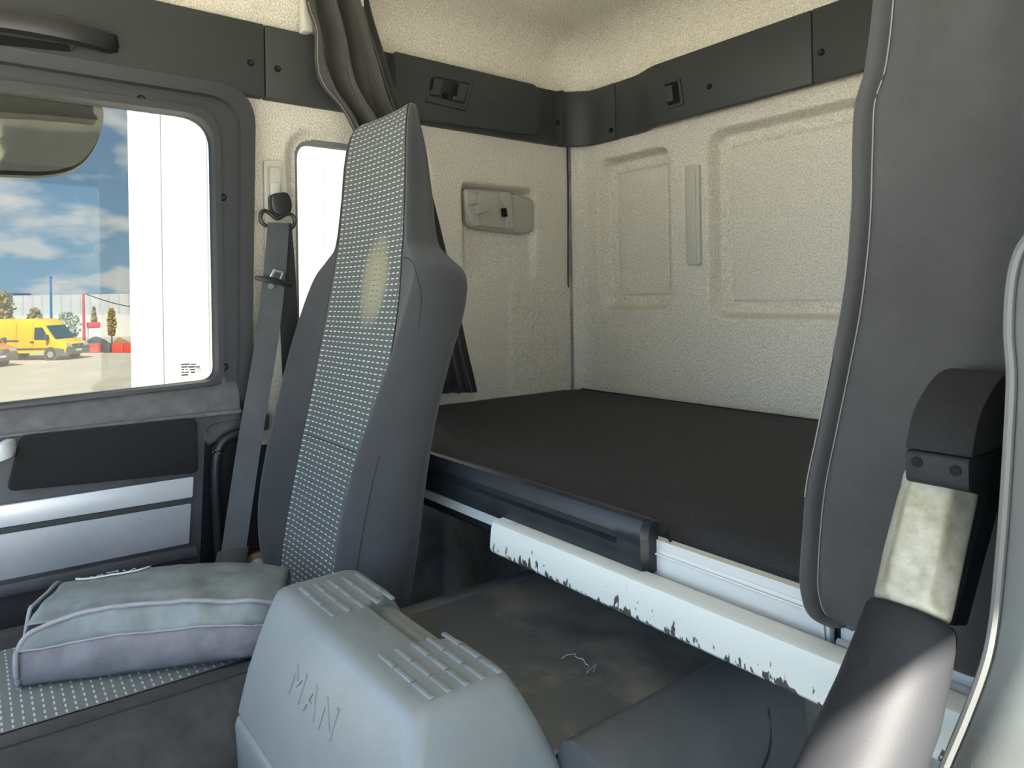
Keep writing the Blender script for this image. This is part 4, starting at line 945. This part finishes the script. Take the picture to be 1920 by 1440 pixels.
def tree(px, ybase, ytop, wpx, m, label, seed, conic=False):
    b = G(px, ybase); t = (b - EYE).dot(FW); h = (ybase - ytop) / F_PX * t; w = wpx / F_PX * t / 2
    root = empty('yard_tree', b, label, 'tree', 'small trees in the yard'); rnd = random.Random(seed)
    disc('trunk', b, (0, 0, 1), .07, h * .6, BARK, root, n=6, r2=.03)
    vv = []; ff = []
    for k in range(420):
        zz = rnd.uniform(.28, 1); rad = w * ((1 - zz) * 1.4 + .1 if conic else math.sqrt(max(0, 1 - ((zz - .62) / .40) ** 2)))
        a_ = rnd.uniform(0, 6.28); q = math.sqrt(rnd.random()) * rad
        c = b + Vector((q * math.cos(a_), q * math.sin(a_), zz * h)); s_ = h * .045
        nrm = Vector((rnd.uniform(-1, 1), rnd.uniform(-1, 1), rnd.uniform(-1, 1))).normalized(); t1_ = nrm.orthogonal().normalized(); t2_ = nrm.cross(t1_); i0 = len(vv)
        vv += [c + t1_ * s_, c + t2_ * s_ * .6, c - t1_ * s_, c - t2_ * s_ * .6]; ff.append([i0, i0 + 1, i0 + 2, i0 + 3])
    fo = link('foliage', vv, ff, m, root, clean=False); fo['kind'] = 'stuff'
tree(3, 655, 548, 46, LEAFY, 'broad yellow-green tree at the left edge behind the vans', 1)
tree(66, 652, 578, 26, LEAFY, 'thin autumn tree just left of the blue lamp post', 2)
tree(128, 652, 586, 46, LEAFG, 'pale green bushy tree behind the yellow van nose', 3)
tree(177, 650, 576, 16, LEAFY, 'slim pointed autumn tree above the small booth', 4, True)
tree(210, 648, 579, 15, LEAFY, 'slim golden tree near the white building edge', 5)
# booth, barriers and spoil heaps
bq = G(176, 652); bt = empty('site_booth', bq, 'small white booth with red roof among the barriers', 'booth')
box('booth_wall', (bq.x - .35, bq.y - .35, GZ), (bq.x + .35, bq.y + .35, GZ + 1.5), PLATE, bt); box('booth_roof', (bq.x - .4, bq.y - .4, GZ + 1.5), (bq.x + .4, bq.y + .4, GZ + 1.9), REDP, bt, bev=.03)
labs = ['red plastic barrier nearest the yellow van', 'grey plastic barrier between two red barriers', 'red plastic barrier nearest the white building', 'red plastic barrier half hidden by the white building']
for i, px in enumerate((176, 203, 224, 246)):
    c = G(px, 661); d1 = RT.copy(); d1.z = 0; d1.normalize(); d2 = Vector((-d1.y, d1.x, 0)); hw = (13, 7, 11, 10)[i] / F_PX * (c - EYE).dot(FW)
    prism('road_barrier', [c - d1 * hw - d2 * .25, c + d1 * hw - d2 * .25, c + d1 * hw * .98 + d2 * .25, c - d1 * hw * .98 + d2 * .25], (0, 0, .62), (REDP, GREYB, REDP, REDP)[i], bev=.06)
    tag(C.objects[-1], labs[i], 'barrier', 'barriers in the yard')
def heap(px, py, wpx, hpx, m, label):
    c = G(px, py); t = (c - EYE).dot(FW); w = wpx / F_PX * t / 2; h = hpx / F_PX * t; vv = []; ff = []
    for j in range(9):
        for i in range(20):
            a_ = i / 20 * 6.283; r_ = 1 - j / 8; z = h * (1 - r_ ** 1.6) * (1 + .35 * noise.noise(Vector((math.cos(a_) * 2 * r_, math.sin(a_) * 2 * r_, px))))
            vv.append(c + RT * (w * r_ * math.cos(a_)) + Vector((FW.x, FW.y, 0)) * (w * .5 * r_ * math.sin(a_)) + Vector((0, 0, z)))
    for j in range(8):
        for i in range(20): ff.append([j * 20 + i, j * 20 + (i + 1) % 20, (j + 1) * 20 + (i + 1) % 20, (j + 1) * 20 + i])
    for v_ in vv: v_.z = max(v_.z, GZ)
    tag(link('spoil_heap', vv, ff, m, None), label, 'heap', 'heaps in the yard')
heap(182, 654, 74, 22, SLATE, 'dark rubble heap behind the red barriers')
heap(228, 656, 60, 22, SOIL, 'brown soil heap beside the white building')
# convex kerb mirror outside the passenger window
XM = -.30
mo = empty('kerb_mirror', P(60, 250, X=XM), 'rounded outside mirror hanging above the passenger door window', 'mirror')
mo_px = [(-260, 170), (0, 176), (120, 190), (176, 212), (189, 228), (186, 262), (172, 292), (146, 313), (90, 322), (0, 318), (-260, 300)]
out_ = fillet(px4(mo_px, XM), .03, 4)
ctr_ = sum(out_, Vector()) / len(out_)
tilt = Vector((.0, 0, 0))
def sh_(p, s, dx): 
    q = ctr_ + (p - ctr_) * s; q.x += dx + (q.z - ctr_.z) * 1.15; return q
loft('housing', [[sh_(p, s, dx) for p in out_] for s, dx in ((.96, .012), (.985, .014), (1.0, .004), (1.0, -.02), (.93, -.06), (.75, -.085))], HOUSING, mo, sharp=60)
loft('mirror_glass', [[sh_(p, s, .012 + .05 * (1 - (((p - ctr_) * s).length / .33) ** 2) - .036 * (p - ctr_).length * 0) for p in out_] for s in (.955, .9, .8, .65, .5, .35, .2, .1, .01)], MIRR, mo, sharp=85)
prism('housing_cap', fillet(px4([(-260, 150), (0, 166), (110, 180), (168, 203), (188, 226), (150, 222), (60, 214), (-260, 196)], XM + .135), .01, 3), (-.07, 0, .0), HOUSING, mo, bev=.006)
sweep('mirror_arm', [ctr_ + Vector((-.04, -.3, .06)), ctr_ + Vector((.05, -.4, .20)), ctr_ + Vector((.2, -.42, .5))], .016, HOUSING, mo)
